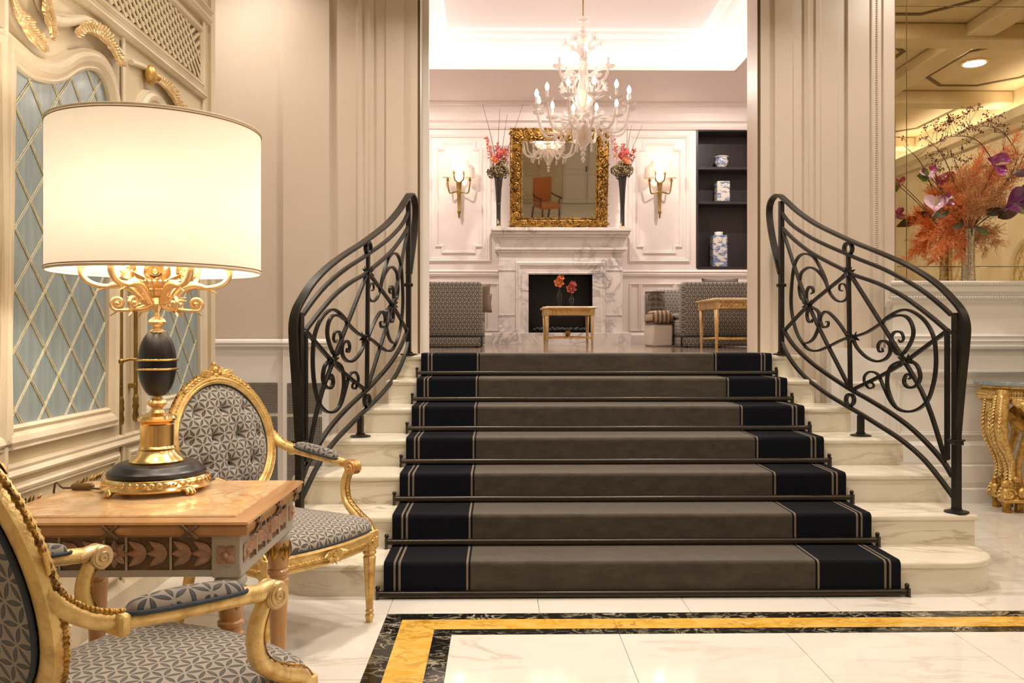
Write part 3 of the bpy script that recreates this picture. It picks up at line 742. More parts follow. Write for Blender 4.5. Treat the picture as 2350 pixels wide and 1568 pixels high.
# niche
nc = ST('wall_niche', MB().box(2.67, 3.55, BK+.34, BK+.36, 2.12, 3.975), CHARCOAL, 'dark charcoal shelved wall niche beside the fireplace')
O('niche_side', MB().box(2.645, 2.675, BK-.004, BK+.36, 2.12, 3.975), CHARCOAL, nc); O('niche_side', MB().box(3.55, 3.58, BK-.004, BK+.36, 2.12, 3.975), CHARCOAL, nc)
for z in (2.105, 2.99, 3.455, 3.965): O('niche_shelf', MB().box(2.66, 3.56, BK-.002 if z in (2.105, 3.965) else BK+.02, BK+.35, z, z+.035), CHARCOAL, nc)
# ------------------------------------------------------------------ stair carpet
CL, CR = -.547, 1.917
def carpet_line():
    P = []; t = .012
    P.append((D[0]-t, .004))
    for k in range(7):
        z = (k+1)*RIS+t; y = D[k]-t
        for i in range(6):
            a = PI/2*i/5; r = .022; P.append((y+r-r*math.cos(a), z-r+r*math.sin(a)))
        if k < 6:
            yy = D[k+1]-t; P.append((yy-.012, z)); P.append((yy-.003, z+.003)); P.append((yy, z+.012))
        else: P += [(D[6]+.20, z), (D[6]+.215, z-.006), (D[6]+.218, ZU)]
    return P
CLINE = carpet_line()
car = T('stair_carpet', 'dark navy and taupe striped carpet runner down the marble stairs', 'carpet', (SC, D[0], 0))
segs = [(0, .046, CARPET_N, 'navy_edge'), (.046, .056, CARPET_S, 'pin_stripe'), (.056, .069, CARPET_N, 'navy_edge'), (.069, .080, CARPET_S, 'pin_stripe'), (.080, .390, CARPET_N, 'navy_border'), (.390, .400, CARPET_S, 'pin_stripe'), (.400, .410, CARPET_N, 'navy_edge')]
allseg = [(CL+a, CL+b, m, n) for a, b, m, n in segs]+[(CL+.41, CR-.41, CARPET_T, 'taupe_field')]+[(CR-b, CR-a, m, n) for a, b, m, n in segs]
for x0, x1, m, n in allseg:
    mb = MB(); N = len(CLINE)
    nx = 24 if n == 'taupe_field' else 1
    mb.grid(lambda u, v: (x0+(x1-x0)*u, CLINE[round(v*(N-1))][0], CLINE[round(v*(N-1))][1]), nx, N-1)
    if n == 'navy_edge' and (abs(x0-CL) < 1e-6 or abs(x1-CR) < 1e-6):      # side thickness
        xx = x0 if abs(x0-CL) < 1e-6 else x1
        mb.grid(lambda u, v: (xx, CLINE[round(v*(N-1))][0]+.011*u, CLINE[round(v*(N-1))][1]-.011*u), 1, N-1)
    O(n, mb, m, car, 60)
# stair rods
ORD = ['lowest, on the floor', 'second from the bottom', 'third from the bottom', 'fourth, midway up', 'third from the top', 'second from the top', 'topmost']
for k in range(7):
    y = D[k]-.024; z = k*RIS+.022+(.012 if k else 0)
    if k: y = D[k]-.026
    r = T('stair_rod', 'dark bronze carpet rod across the stairs, '+ORD[k], 'stair rod', (SC, y, k*RIS), group='bronze stair rods')
    mb = MB()
    prof = [(-.011, -.012), (-.011, .004), (-.006, .011), (.002, .013), (.010, .013), (.010, -.012)]
    n = len(prof)
    mb.add([(CL-.025, y+a, z+b) for a, b in prof]+[(CR+.025, y+a, z+b) for a, b in prof], [tuple(range(n)), tuple(range(2*n-1, n-1, -1))]+[(i, n+i, n+(i+1) % n, (i+1) % n) for i in range(n)])
    O('bar', mb, RODM, r, 60)
    for x in (CL-.028, CR+.028):
        O('bracket', MB().box(x-.006, x+.006, y-.016, y+.02, z-.03 if k == 0 else z-.036, z+.02).ball((x, y+.008, z+.028), .012, 8, 6), RODM, r)
# ------------------------------------------------------------------ iron balustrades
_pts = [(5.85, 2.002), (5.008, 2.200), (4.322, 2.392)]
def railX(y):
    s_ = 0
    for i, (yi, xi) in enumerate(_pts):
        L = xi
        for j, (yj, _) in enumerate(_pts):
            if i != j: L *= (y-yj)/(yi-yj)
        s_ += L
    return s_
def rs(px, py):
    lo, hi = 3.9, 6.6
    for _ in range(40):
        y = (lo+hi)/2
        x_ = railX(y)
        if 1175+(x_*_cs-y*_sn)/(x_*_sn+y*_cs)*F > px: lo = y
        else: hi = y
    return Vector((railX(y), y, EYE-(py-HY)/F*(railX(y)*_sn+y*_cs)))
c6 = lambda pts: [rs(1700+x*.523, 420+y*.523) for x, y in pts]
c7 = lambda pts: [rs(1680+x*.2851, 560+y*.2851) for x, y in pts]
def mirX(pts, left): return [Vector((2*SC-.008-p.x, p.y, p.z)) for p in pts] if left else pts
def rail_nrm(p, left):
    d = .05; a = railX(p.y+d)-railX(p.y-d); n = Vector((2*d, -a, 0)).normalized()
    return Vector((-n.x, n.y, 0)) if left else n
HAND = [(176, 400), (160, 330), (142, 255), (128, 170), (126, 110), (138, 72), (165, 53), (195, 75), (250, 125), (330, 180), (420, 225), (520, 270), (620, 310), (720, 355), (800, 400), (870, 450), (930, 510), (972, 565), (990, 630), (985, 720), (972, 850), (958, 1000), (948, 1120)]
R2 = [(172, 120), (220, 180), (300, 235), (380, 275), (450, 305), (520, 335), (620, 375), (720, 425), (800, 475), (870, 530), (925, 580)]
R3 = [(175, 190), (230, 245), (300, 300), (380, 345), (460, 385), (500, 405), (600, 440), (700, 490), (780, 545), (850, 600), (920, 660)]
B1 = [(185, 640), (230, 710), (300, 780), (380, 840), (480, 905), (560, 950), (650, 1005), (740, 1070), (820, 1145), (890, 1225), (930, 1290)]
B2 = [(175, 690), (215, 770), (280, 850), (370, 920), (450, 970), (520, 1010), (600, 1060), (700, 1125), (790, 1200), (860, 1280), (935, 1380)]
DG = [[(180, 195), (295, 530), (475, 895)], [(190, 650), (295, 540), (465, 400)], [(480, 400), (600, 590), (720, 785), (815, 960), (900, 1220)], [(490, 908), (610, 850), (720, 785), (905, 650)]]
SCR = [[(970, 750), (1080, 715), (1200, 640), (1240, 600), (1320, 550), (1400, 530), (1480, 560), (1560, 630), (1620, 740), (1640, 870), (1640, 1000), (1620, 1130), (1575, 1260), (1500, 1330), (1420, 1350), (1340, 1330), (1280, 1270), (1230, 1170), (1190, 1080), (1160, 1040), (1110, 1030), (1070, 1060), (1065, 1110), (1100, 1160), (1135, 1155), (1138, 1130), (1112, 1112)],
       [(1240, 610), (1310, 580), (1390, 580), (1440, 630), (1460, 710), (1440, 790), (1390, 870), (1340, 890), (1290, 830), (1280, 760), (1310, 710), (1360, 712), (1380, 760), (1360, 792), (1340, 772)],
       [(975, 770), (1010, 840), (1080, 910), (1160, 945), (1230, 930), (1270, 880), (1270, 820), (1240, 785), (1200, 785), (1175, 820), (1185, 865), (1213, 865), (1208, 838)],
       [(1385, 935), (1290, 980), (1255, 1050), (1250, 1140), (1275, 1230), (1320, 1310), (1380, 1345)],
       [(1430, 935), (1490, 980), (1515, 1060), (1500, 1120), (1460, 1155), (1410, 1150), (1385, 1110), (1400, 1058), (1430, 1050), (1440, 1078), (1420, 1088)],
       [(930, 755), (860, 785), (780, 825), (690, 860), (620, 850), (570, 800), (520, 710), (490, 600), (475, 480), (480, 330), (500, 180), (540, 100), (600, 80), (660, 110), (710, 190), (750, 280), (770, 350), (795, 405), (835, 450), (885, 465), (925, 435), (925, 365), (900, 322), (868, 330), (865, 368), (888, 378)],
       [(545, 290), (560, 230), (620, 190), (680, 210), (730, 270), (768, 350)],
       [(600, 475), (555, 430), (540, 350), (548, 280)], [(600, 470), (600, 390), (620, 348), (645, 352), (655, 385), (635, 402)],
       [(930, 740), (870, 650), (810, 580), (760, 545), (720, 570), (710, 620), (735, 670), (770, 662), (775, 628), (755, 628)],
       [(625, 500), (690, 540), (702, 610), (690, 690), (650, 770), (590, 800), (545, 770)], [(615, 505), (603, 570), (615, 622), (640, 628), (645, 605)]]
def balustrade(left):
    base = mirX([Vector((2.392, 4.322, 2*RIS))], left)[0]
    r = T('stair_balustrade', 'wrought iron scrollwork balustrade on the %s of the stairs' % ('left' if left else 'right'), 'railing', base, group='wrought iron balustrades')
    def bar(nm, pts, w, h, sm=0):
        if sm: pts = SM(pts, sm)
        pts = mirX(pts, left)
        return O(nm, MB().tube(pts, 1, 4, flat=(w, h), up=[rail_nrm(p, left) for p in pts]), IRON, r, 50, bev=.002)
    bar('handrail', c6(HAND), .024, .0085, 5)
    bar('upper_rail', c6(R2), .011, .010, 4); bar('frame_rail', c6(R3), .011, .010, 4)
    bar('lower_rail', c6(B1), .011, .011, 4); bar('bottom_rail', c6(B2), .011, .011, 4)
    for d in DG: bar('diagonal_bar', c6(d), .010, .010, 4)
    bar('upright_bar', c6([(472, 312), (476, 600), (481, 905)]), .011, .011, 2)
    bar('upright_bar', c6([(906, 640), (906, 920), (906, 1215)]), .010, .012)
    p = c6([(940, 545)])[0]; q = rs(2195, 1178); 
    bar('newel_post', [Vector((q.x, q.y, p.z-.03)), Vector((q.x, q.y, 2*RIS+.004))], .018, .018)
    t = Vector((railX(5.85), 5.85, 0)); bar('newel_post', [t+V(0, 0, rs(1793, 462).z), t+V(0, 0, ZU+.004)], .016, .016)
    m = Vector((railX(5.008), 5.008, 0)); zt = c6([(531, 1020)])[0].z; bar('support_foot', [m+V(0, 0, zt), m+V(0, 0, 4*RIS+.004)], .016, .016)
    for p, z in ((q, 2*RIS), (t, ZU), (m, 4*RIS)):
        c = mirX([Vector((p.x, p.y, z))], left)[0]
        O('foot_plate', MB().lathe([(0, 0), (.062, 0), (.062, .006), (.04, .012), (.028, .014), (.028, .022), (0, .022)], 20, c, sy=.9), IRON, r)
    for z in (rs(2195, 1015).z,):
        c = mirX([Vector((q.x, q.y, z))], left)[0]
        O('collar', MB().box(c.x-.026, c.x+.026, c.y-.026, c.y+.026, z-.014, z+.014).box(c.x-.045, c.x+.045, c.y-.008, c.y+.008, z+.004, z+.014), IRON, r, bev=.003)
    c = mirX([t], left)[0]; z = rs(1793, 655).z
    O('collar', MB().box(c.x-.03, c.x+.03, c.y-.02, c.y+.02, z-.012, z+.012), IRON, r, bev=.003)
    for s_ in SCR:
        pts = SM(c7(s_), 5); n = len(pts); pts = mirX(pts, left)
        O('scroll', MB().tube(pts, [1-.45*max(0, (i/n-.6)/.4) for i in range(n)], 4, flat=(.010, .0065), up=[rail_nrm(p, left) for p in pts]), IRON, r, 40)
    for (x, y, ra) in ((935, 38, 34), (950, 1256, 34)):
        pts = mirX(c7([(x+ra*math.cos(a)*.95, y+ra*1.35*math.sin(a)) for a in [2*PI*i/20 for i in range(20)]]), left)
        O('ring', MB().tube(pts, 1, 4, True, flat=(.012, .007), up=[rail_nrm(p, left) for p in pts]), IRON, r)
    for (x, y) in ((935, 232), (610, 490), (972, 752), (1392, 937)):
        c = c7([(x, y)])[0]; nn = rail_nrm(c, False); c2 = mirX([c], left)[0]; n2 = rail_nrm(c, left); tg = Vector((n2.y, -n2.x, 0))
        mb = MB().ball(c2, .019, 8, 6)
        for a in range(6):
            aa = a*PI/3+.5; d = tg*math.cos(aa)+V(0, 0, 1)*math.sin(aa)
            mb.leaf(c2+n2*.012, d+n2*.25, n2, .042, .017, .1, 3, .3); mb.leaf(c2-n2*.012, d-n2*.25, -n2, .042, .017, .1, 3, .3)
        O('star_collar', mb, IRON, r)
balustrade(False); balustrade(True)
# ------------------------------------------------------------------ table with the lamp
TX0, TX1, TY0, TY1, TZ = -1.46, -.70, 2.312, 2.955, .74
tb = T('side_table', 'carved honey wood side table with peach marble top under the big lamp', 'table', ((TX0+TX1)/2, (TY0+TY1)/2, 0))
mpT = lambda u, v, h: (u, v, h)
SECT = [(-.05, TZ-.006), (-.012, TZ-.006), (0, TZ-.010), (.004, TZ-.016), (-.004, TZ-.02), (.0, TZ-.026), (-.004, TZ-.046), (-.02, TZ-.056), (-.05, TZ-.056), (-.05, TZ-.006)]
top = O('top_frame', MB().frame(rect(TX0, TX1, TY0, TY1), SECT, mpT), WOOD, tb, 30)
O('marble_top', MB().bbox(TX0+.045, TX1-.045, TY0+.045, TY1-.045, TZ-.03, TZ, .004), PEACH, tb, 30)
AZ0, AZ1 = .575, .690; ins = .035
O('apron', MB().frame(rect(TX0+ins, TX1-ins, TY0+ins, TY1-ins), [(0, AZ0), (0, AZ1), (-.03, AZ1), (-.03, AZ0), (0, AZ0)], mpT), WOOD_D, tb, 30)
for z0, z1, o in ((AZ0-.004, AZ0+.014, .008), (AZ1-.008, AZ1+.002, .006)):
    O('apron_fillet', MB().frame(rect(TX0+ins, TX1-ins, TY0+ins, TY1-ins), [(o, z0), (o, z1), (-.01, z1), (-.01, z0), (o, z0)], mpT), WOOD_G, tb, 30)
def carved(side, u0, u1, kind):
    """one carved field of the apron; side maps (along, up, out) to the table"""
    zc = (AZ0+AZ1)/2+.003; zh = .045; mb = MB()
    pos = lambda u, v, h: Vector(side(u, v, h))
    nrm = pos(0, 0, 1)-pos(0, 0, 0); ax = (pos(1, 0, 0)-pos(0, 0, 0)).normalized(); up = V(0, 0, 1)
    if kind == 'tulip':
        n = 2; Lq = (u1-u0)/n
        for i in range(n):
            b = u0+i*Lq+.004
            for a in (-.62, 0, .62):
                d = ax*math.cos(a)+up*math.sin(a)
                mb.leaf(pos(b, zc, .003), d, nrm, Lq*(1.0 if a == 0 else 1.08), .025, .04, 5, .34)
    else:
        for i in range(8):
            a = i*PI/4; d = ax*math.cos(a)+up*math.sin(a); mb.leaf(pos((u0+u1)/2, zc, .003), d, nrm, .04, .024, .1, 4, .4)
        mb.ball(pos((u0+u1)/2, zc, .01), .011, 8, 6)
    O('carved_'+kind, mb, TULIP, tb, 60)
sides = [((lambda u, v, h: (TX1-.05-u, TY0+ins-h, v)), TX1-TX0-.1), ((lambda u, v, h: (TX1-ins+h, TY0+.05+u, v)), TY1-TY0-.1)]
for mp_, Ls in sides:
    c = .055; f = .062; u = .05
    L = Ls-.10; half = L/2
    flds = [('tulip', .05, .05+(half-f/2)/2), ('tulip', .05+(half-f/2)/2, .05+half-f/2), ('rosette', .05+half-f/2, .05+half+f/2), ('tulip', .05+half+f/2, .05+half+f/2+(half-f/2)/2), ('tulip', .05+half+f/2+(half-f/2)/2, .05+L)]
    for kd, a, b in flds:
        carved(mp_, a+.006, b-.004, kd)
        q = [Vector(mp_(b, z, .003)) for z in (AZ0+.012, AZ1-.008)]
        O('field_bar', MB().tube(q, .004, 6), WOOD_G, tb)
    for u in (.05+half, .05+half+.22, .05+half-.22):          # crossed ribbons on the top edge
        mb = MB()
        for s_ in (1, -1): mb.tube([mp_(u-.022*s_, TZ-.056, .036), mp_(u, TZ-.036, .04), mp_(u+.022*s_, TZ-.018, .036)], .006, 6)
        O('crossed_ribbon', mb, WOOD_D, top)
for x, y in ((TX0+.068, TY0+.068), (TX1-.068, TY0+.068), (TX0+.068, TY1-.068), (TX1-.068, TY1-.068)):
    blk = O('corner_block', MB().bbox(x-.042, x+.042, y-.042, y+.042, AZ0-.008, AZ1+.002, .004), WOOD_G, tb, 30)
    for nx, ny in ((0, -1), (1, 0), (-1, 0), (0, 1)):
        cpt = V(x+nx*.043, y+ny*.043, (AZ0+AZ1)/2); ax = V(-ny, nx, 0); mb = MB()
        for i in range(4):
            a = i*PI/2+PI/4; mb.leaf(cpt, ax*math.cos(a)+V(0, 0, math.sin(a)), (nx, ny, 0), .034, .03, .05, 4, .25)
        mb.ball(cpt+V(nx, ny, 0)*.006, .009, 8, 6)
        O('corner_rosette', mb, TULIP, blk)
    leg = O('leg', MB().lathe([(.0, 0), (.012, 0), (.018, .02), (.016, .05), (.022, .07), (.020, .09), (.024, .12), (.033, .36), (.036, .40), (.028, .405), (.030, .418), (.037, .424), (.037, .434), (.030, .440), (.034, .45), (.036, .50), (.040, .545), (.042, .555), (.034, .562), (.034, .57), (0, .57)], 24, (x, y, 0)), WOOD, tb, 35)
    O('leg_neck', MB().lathe([(.036, .533), (.045, .545), (.045, .555), (.037, .566)], 24, (x, y, 0)), WOOD_G, leg)
    mb = MB()
    for i in range(6):
        a = i*PI/3+.3; d = V(math.cos(a), math.sin(a), 0); b = V(x, y, .53)+d*.036
        mb.leaf(b, V(0, 0, -1), d, .06, .034, -.02, 5, .3)
        mb.tube([b+V(0, 0, .005)+d*.006+d.cross(V(0, 0, 1))*.012*s_ for s_ in ()] or [b+d*.004, b+d*.006+V(0, 0, -.04)], .004, 5)
    O('leg_leaf_carving', mb, GILT_D, leg)
# ------------------------------------------------------------------ table lamp
LX, LY_ = -1.127, 2.745
lm = T('table_lamp', 'large gilt candelabrum table lamp with black egg body and cream drum shade', 'lamp', (LX, LY_, TZ))
LC = (LX, LY_, 0)
sh = O('shade', MB().lathe([(.327, 1.456), (.327, 1.924)], 96, LC), SHADE, lm)
sh.data.polygons[-1].use_smooth = True
_bm = sh.data; 
import bmesh
b_ = bmesh.new(); b_.from_mesh(_bm); bmesh.ops.delete(b_, geom=[f for f in b_.faces if len(f.verts) > 4], context='FACES_ONLY'); b_.to_mesh(_bm); b_.free()
SHTRIM = mat('bronze_shade_piping', (.30, .18, .07), .5)
SHTRIM2 = mat('cream_shade_piping', (.80, .68, .5), .6)
for z, dz in ((1.456, .008), (1.924, -.008)):
    O('shade_piping', MB().tube([V(LX+.327*math.cos(a), LY_+.327*math.sin(a), z) for a in [2*PI*i/96 for i in range(96)]], .0042, 6, True), SHTRIM2, lm)
    O('shade_piping', MB().tube([V(LX+.328*math.cos(a), LY_+.328*math.sin(a), z+dz) for a in [2*PI*i/96 for i in range(96)]], .002, 5, True), SHTRIM, lm)
def LO(nm, prof, m, n=40, **k): return O(nm, MB().lathe(prof, n, LC, **k), m, lm, 30)
LO('base_ring', [(.0, .756), (.168, .756), (.172, .762), (.168, .768), (.166, .772), (.160, .788), (.156, .792), (0, .792)], BRASS, 64)
mb = MB()
for i in range(44):
    a = 2*PI*i/44; d = V(math.cos(a), math.sin(a), 0); mb.leaf(V(LX, LY_, .788)+d*.158, d*.35+V(0, 0, -1), d, .021, .021, .0, 5, .35)
O('base_leaf_border', mb, BRASS, lm)
for i in range(4):
    a = PI/4*1.25+i*PI/2; d = V(math.cos(a), math.sin(a), 0); mb = MB(); c = V(LX, LY_, .7585)+d*.155
    mb.ball(c+d*.012+V(0, 0, -.004), .013, 8, 6)
    for k in (-1, 0, 1):
        e = (d+d.cross(V(0, 0, 1))*k*.6).normalized(); mb.tube([c+V(0, 0, .004), c+e*.018+V(0, 0, -.004), c+e*.028+V(0, 0, -.012)], [.009, .009, .005], 6)
    O('claw_foot', mb, BRASS, lm)
LO('black_base', [(0, .792), (.150, .792), (.154, .80), (.150, .808), (.138, .815), (.132, .824), (.118, .832), (0, .832)], BLACKLAC, 64)
LO('pedestal', [(0, .832), (.084, .832), (.086, .838), (.080, .846), (.066, .856), (.056, .872), (.058, .878), (.054, .884), (.052, .886), (.052, .955), (.055, .960), (.050, .965), (.058, .968), (.061, .976), (.056, .984), (.042, .986), (.026, .994), (.020, 1.004), (0, 1.004)], BRASS, 48)
LO('lower_knop', [(.018, 1.0), (.016, 1.01), (.026, 1.018), (.030, 1.026), (.026, 1.034), (.015, 1.042), (.013, 1.05), (.024, 1.054), (.03, 1.058), (0, 1.062)], BRASS_S, 36, flute=12, fdepth=.05)
LO('egg_body', [(.028, 1.054)]+[(.0595*math.sin(PI*(.12+.76*k/22))**.85, 1.155-.104*math.cos(PI*(.12+.76*k/22))/math.cos(PI*.12)) for k in range(23)]+[(.028, 1.259)], BLACKLAC, 48)
for z in (1.138, 1.168):
    O('rope_band', MB().tube([V(LX+(.0605+.0012*math.cos(i*PI))*math.cos(a), LY_+(.0605)*math.sin(a), z) for i, a in enumerate([2*PI*i/60 for i in range(60)])], [.0036 if i % 2 else .0046 for i in range(60)], 6, True), BRASS, lm)
O('egg_band', MB().lathe([(.0597, 1.141), (.0605, 1.145), (.0605, 1.161), (.0597, 1.165)], 48, LC), mat('midnight_blue_band', (.004, .004, .012), .3), lm)
O('side_key', MB().tube([V(LX-.055, LY_, 1.168), V(LX-.085, LY_-.01, 1.170), V(LX-.105, LY_-.012, 1.164)], .005, 6).ball((LX-.112, LY_-.012, 1.162), .010, 8, 6), ROD_GOLD, lm)
LO('upper_knop', [(.028, 1.254), (.026, 1.262), (.014, 1.268), (.013, 1.276), (.024, 1.284), (.028, 1.292), (.024, 1.300), (.012, 1.308), (.010, 1.322), (.016, 1.334), (.020, 1.345), (.030, 1.350), (.026, 1.37), (0, 1.372)], BRASS_S, 36, flute=12, fdepth=.04)
LO('hub', [(.022, 1.345), (.028, 1.352), (.024, 1.366), (.018, 1.372), (.030, 1.378), (.034, 1.392), (.024, 1.398), (.022, 1.404), (.046, 1.414), (.050, 1.424), (.030, 1.428), (.022, 1.44), (.02, 1.47), (0, 1.47)], BRASS_S, 36, flute=18, fdepth=.05)
LO('lamp_stem', [(.006, 1.47), (.006, 1.9), (0, 1.9)], BRASS, 10)
bulbs = []
for i in range(6):
    a = i*PI/3+.30; d = V(math.cos(a), math.sin(a), 0); up = V(0, 0, 1)
    P = lambda r, z: V(LX, LY_, z)+d*r
    # S-curved horn leaf
    arm = O('arm', MB().tube(SM([P(.030, 1.352), P(.052, 1.372), P(.075, 1.400), P(.105, 1.414), P(.145, 1.408), P(.185, 1.388)], 5), [.010+.005*math.sin(PI*i_/25)-(.009*max(0, (i_-15)/10)) for i_ in range(26)], 8), BRASS_S, lm)
    O('candle_branch', MB().tube(SM([P(.125, 1.408), P(.168, 1.408), P(.203, 1.420), P(.222, 1.442), P(.226, 1.47)], 5), [.008+.0035*i_/20 for i_ in range(21)], 8), BRASS_S, arm)
    O('candle_socket', MB().lathe([(.013, 1.462), (.013, 1.466), (.0155, 1.467), (.0155, 1.50), (0, 1.50)], 14, P(.226, 0)), BRASS_S, arm)
    pts = [P(.032, 1.348), P(.060, 1.335), P(.095, 1.330)]
    sp = spiral(P(.118, 1.352), d, up, .024, 1.35, 26, -PI*.5, .25)
    O('scroll', MB().tube(SM(pts, 4)+sp[1:], .0062, 7), BRASS_S, arm)
    t_ = d.cross(up); O('scroll_rosette', MB().ball(P(.118, 1.352)+t_*.003, .010, 8, 6).ball(P(.118, 1.352)-t_*.003, .008, 8, 6), BRASS_S, arm)
    O('scroll_leaf', MB().leaf(P(.115, 1.328), d+V(0, 0, -.3), -up, .035, .014, .3, 4, .3), BRASS_S, arm)
    for r_ in (1.362, 1.372): O('hub_tie', MB().tube([P(.03, r_), P(.09, r_)], .003, 6), BRASS_S, arm)
def rose(c, nrm, R, mb):
    nrm = Vector(nrm).normalized(); ax = nrm.orthogonal().normalized(); ay = nrm.cross(ax)
    for ring, (rr, cu, n) in enumerate(((.35, .75, 4), (.7, .5, 5), (1, .25, 6))):
        for i in range(n):
            a = 2*PI*i/n+ring*.5; d = ax*math.cos(a)+ay*math.sin(a)
            mb.leaf(Vector(c)+d*R*.12, d+nrm*cu, nrm-d*.8, R*rr, R*.75*rr+R*.15, .35, 4, -.12)
    mb.ball(Vector(c)+nrm*R*.25, R*.22, 7, 5)
    return mb
for i in range(6):
    a = i*PI/3+.85; d = V(math.cos(a), math.sin(a), 0); c = V(LX, LY_, 1.452)+d*(.075 if i % 2 else .10)
    O('metal_rose', rose(c, d+V(0, 0, .3), .034, MB()), BRASS_S, lm)
mb = MB()
for i in range(16):
    a = i*PI/8; d = V(math.cos(a), math.sin(a), 0); mb.leaf(V(LX, LY_, 1.425)+d*.04, d+V(0, 0, random.uniform(-.1, .6)), V(0, 0, 1), .07, .03, .2, 4, .2)
O('metal_leaves', mb, BRASS_S, lm)
O('power_cord', MB().tube(SM([V(LX-.14, LY_-.02, .746), V(LX-.19, LY_-.015, .746), V(LX-.245, LY_-.01, .752), V(LX-.27, LY_-.005, .747), V(-1.435, LY_+.0, .746), V(-1.475, LY_+.02, .735), V(-1.49, LY_+.05, .4), V(-1.5, LY_+.1, .02)], 5), .0035, 6), SWITCH, lm)
O('cord_switch', MB().bbox(LX-.275, LX-.205, LY_-.022, LY_+.006, .742, .762, .006), SWITCH, lm, 30)
for i in range(3):
    a = i*2*PI/3+.6
    light('table_lamp_bulb', 'POINT', (LX+.13*math.cos(a), LY_+.13*math.sin(a), 1.66), 6, (1, .87, .72), .05)
# ------------------------------------------------------------------ gilded armchairs
def armchair(label, loc, rz, rub):
    ch = T('gilded_armchair', label, 'armchair', loc, rz, 'gilded medallion armchairs'); 
    def A(nm, mb, m, par=None, ang=66, **k): return O(nm, mb, m, par or ch, ang, local=True, **k)
    RZ0, RZ1 = .335, .41
    outline = SM([(-.235, -.28), (.0, -.30), (.235, -.28), (.28, -.05), (.308, .22), (.29, .305), (.16, .345), (0, .36), (-.16, .345), (-.29, .305), (-.308, .22), (-.28, -.05)], 5, True)
    ol = [(p.x, p.y) for p in [Vector((*q[:2], 0)) for q in outline]]
    I = lambda u, v, h: (u, v, h)
    A('seat_rail', MB().frame(ol, [(0, RZ0), (.006, RZ0+.008), (.002, RZ0+.02), (.010, RZ0+.032), (.008, RZ1-.018), (.014, RZ1-.010), (.008, RZ1), (-.03, RZ1), (-.035, RZ0), (0, RZ0)], I), GILT_B, None, 40)
    mb = MB(); n = len(ol)
    for i in range(0, n, 1):
        p = Vector((*ol[i], RZ0+.03)); q = Vector((*ol[(i+1) % n], RZ0+.03)); t = (q-p)
        for k in range(2): c = p+t*(k/2); nn = Vector((t.y, -t.x, 0)).normalized(); mb.leaf(c+nn*.008, t, nn, .026, .018, .1, 3, .4)
    A('rail_leaf_carving', mb, GILT)
    mb = MB()
    for i in range(11):
        a = PI*i/10; d = V(math.cos(a), 0, -math.sin(a)*.55); mb.leaf((0, .370, RZ0+.045), d+V(0, .25, 0), (0, 1, 0), .075 if i in (0, 10) else .05, .026, .12, 4, .35)
        mb.leaf((0, .370, RZ0+.045), -d*.5+V(0, .25, 0), (0, 1, 0), .045, .022, .12, 4, .35)
    mb.ball((0, .382, RZ0+.045), .014, 8, 6)
    A('front_carving', mb, GILT_B)
    # seat
    rings = [(1.0, RZ1-.004), (1.018, RZ1+.012), (1.01, RZ1+.03), (.97, RZ1+.046), (.88, RZ1+.060), (.74, RZ1+.070), (.55, RZ1+.078), (.30, RZ1+.083), (.05, RZ1+.085)]
    mb = MB(); n = len(ol)
    vs = [(x*s_, y*s_, z) for s_, z in rings for x, y in ol]
    fs = [(k*n+i, k*n+(i+1) % n, k*n+n+(i+1) % n, k*n+n+i) for k in range(len(rings)-1) for i in range(n)]+[tuple((len(rings)-1)*n+i for i in range(n))]
    mb.add(vs, fs); A('seat_cushion', mb, FAB, None, 80, uv=lambda p: (p[0]*(1+max(0, (.47-p[2]))*1.2), p[1]*(1+max(0, (.47-p[2]))*1.2)))
    A('seat_gimp', MB().tube([(x*1.012, y*1.012, RZ1+.004) for x, y in ol], .0055, 6, True), GIMP)
    # legs
    for sx in (1, -1):
        b = A('leg_block', MB().bbox(sx*.285-.03, sx*.285+.03, .275, .335, RZ0-.002, RZ1+.002, .004), GILT_B, None, 30)
        rz_ = MB()
        for i in range(8): a = i*PI/4; rz_.leaf((sx*.285, .337, RZ0+.036), (math.cos(a), 0, math.sin(a)), (0, 1, 0), .022, .016, .1, 3, .4)
        A('block_rosette', rz_, GILT, b)
        prof = [(0, 0), (.013, 0), (.016, .012), (.020, .03), (.013, .04), (.018, .046), (.018, .052), (.0135, .058), (.015, .07), (.026, .285), (.027, .292), (.020, .300), (.027, .306), (.029, .314), (.024, .322), (.030, .328), (.030, .336), (0, .336)]
        A('front_leg', MB().lathe(prof, 32, (sx*.285, .305, 0), flute=8, fdepth=.07), GILT_B, None, 40)
        bp = [V(sx*.20, -.27, RZ1), V(sx*.205, -.287, .30), V(sx*.212, -.31, .18), V(sx*.222, -.35, .04), V(sx*.225, -.36, 0)]
        A('rear_leg', MB().tube(SM(bp, 4), [.030-.013*i/16 for i in range(17)], 10), GILT, None)
    # back
    tl = math.radians(13); up = V(0, -math.sin(tl), math.cos(tl)); nf = V(0, math.cos(tl), math.sin(tl)); C = V(0, -.348, .782)
    bp_ = lambda u, v, h: C+V(1, 0, 0)*u+up*v+nf*h
    def oval(a, b, n=72): return [(a*math.cos(2*PI*i/n), b*math.sin(2*PI*i/n)*(1+.05*math.sin(2*PI*i/n))) for i in range(n)]
    ea, eb = .242, .270
    SECB = [(-.002, -.016), (-.004, .016), (.006, .024), (.012, .018), (.018, .024), (.032, .022), (.038, .012), (.046, .016), (.050, .0), (.046, -.018), (.03, -.024), (.012, -.024), (-.002, -.016)]
    A('back_frame', MB().frame(oval(ea, eb), SECB, bp_), GILT_B, None, 40)
    ov = oval(ea+.049, eb+.049, 130)
    mb = MB().tube([bp_(u, v, .004) for u, v in ov], .005, 6, True)
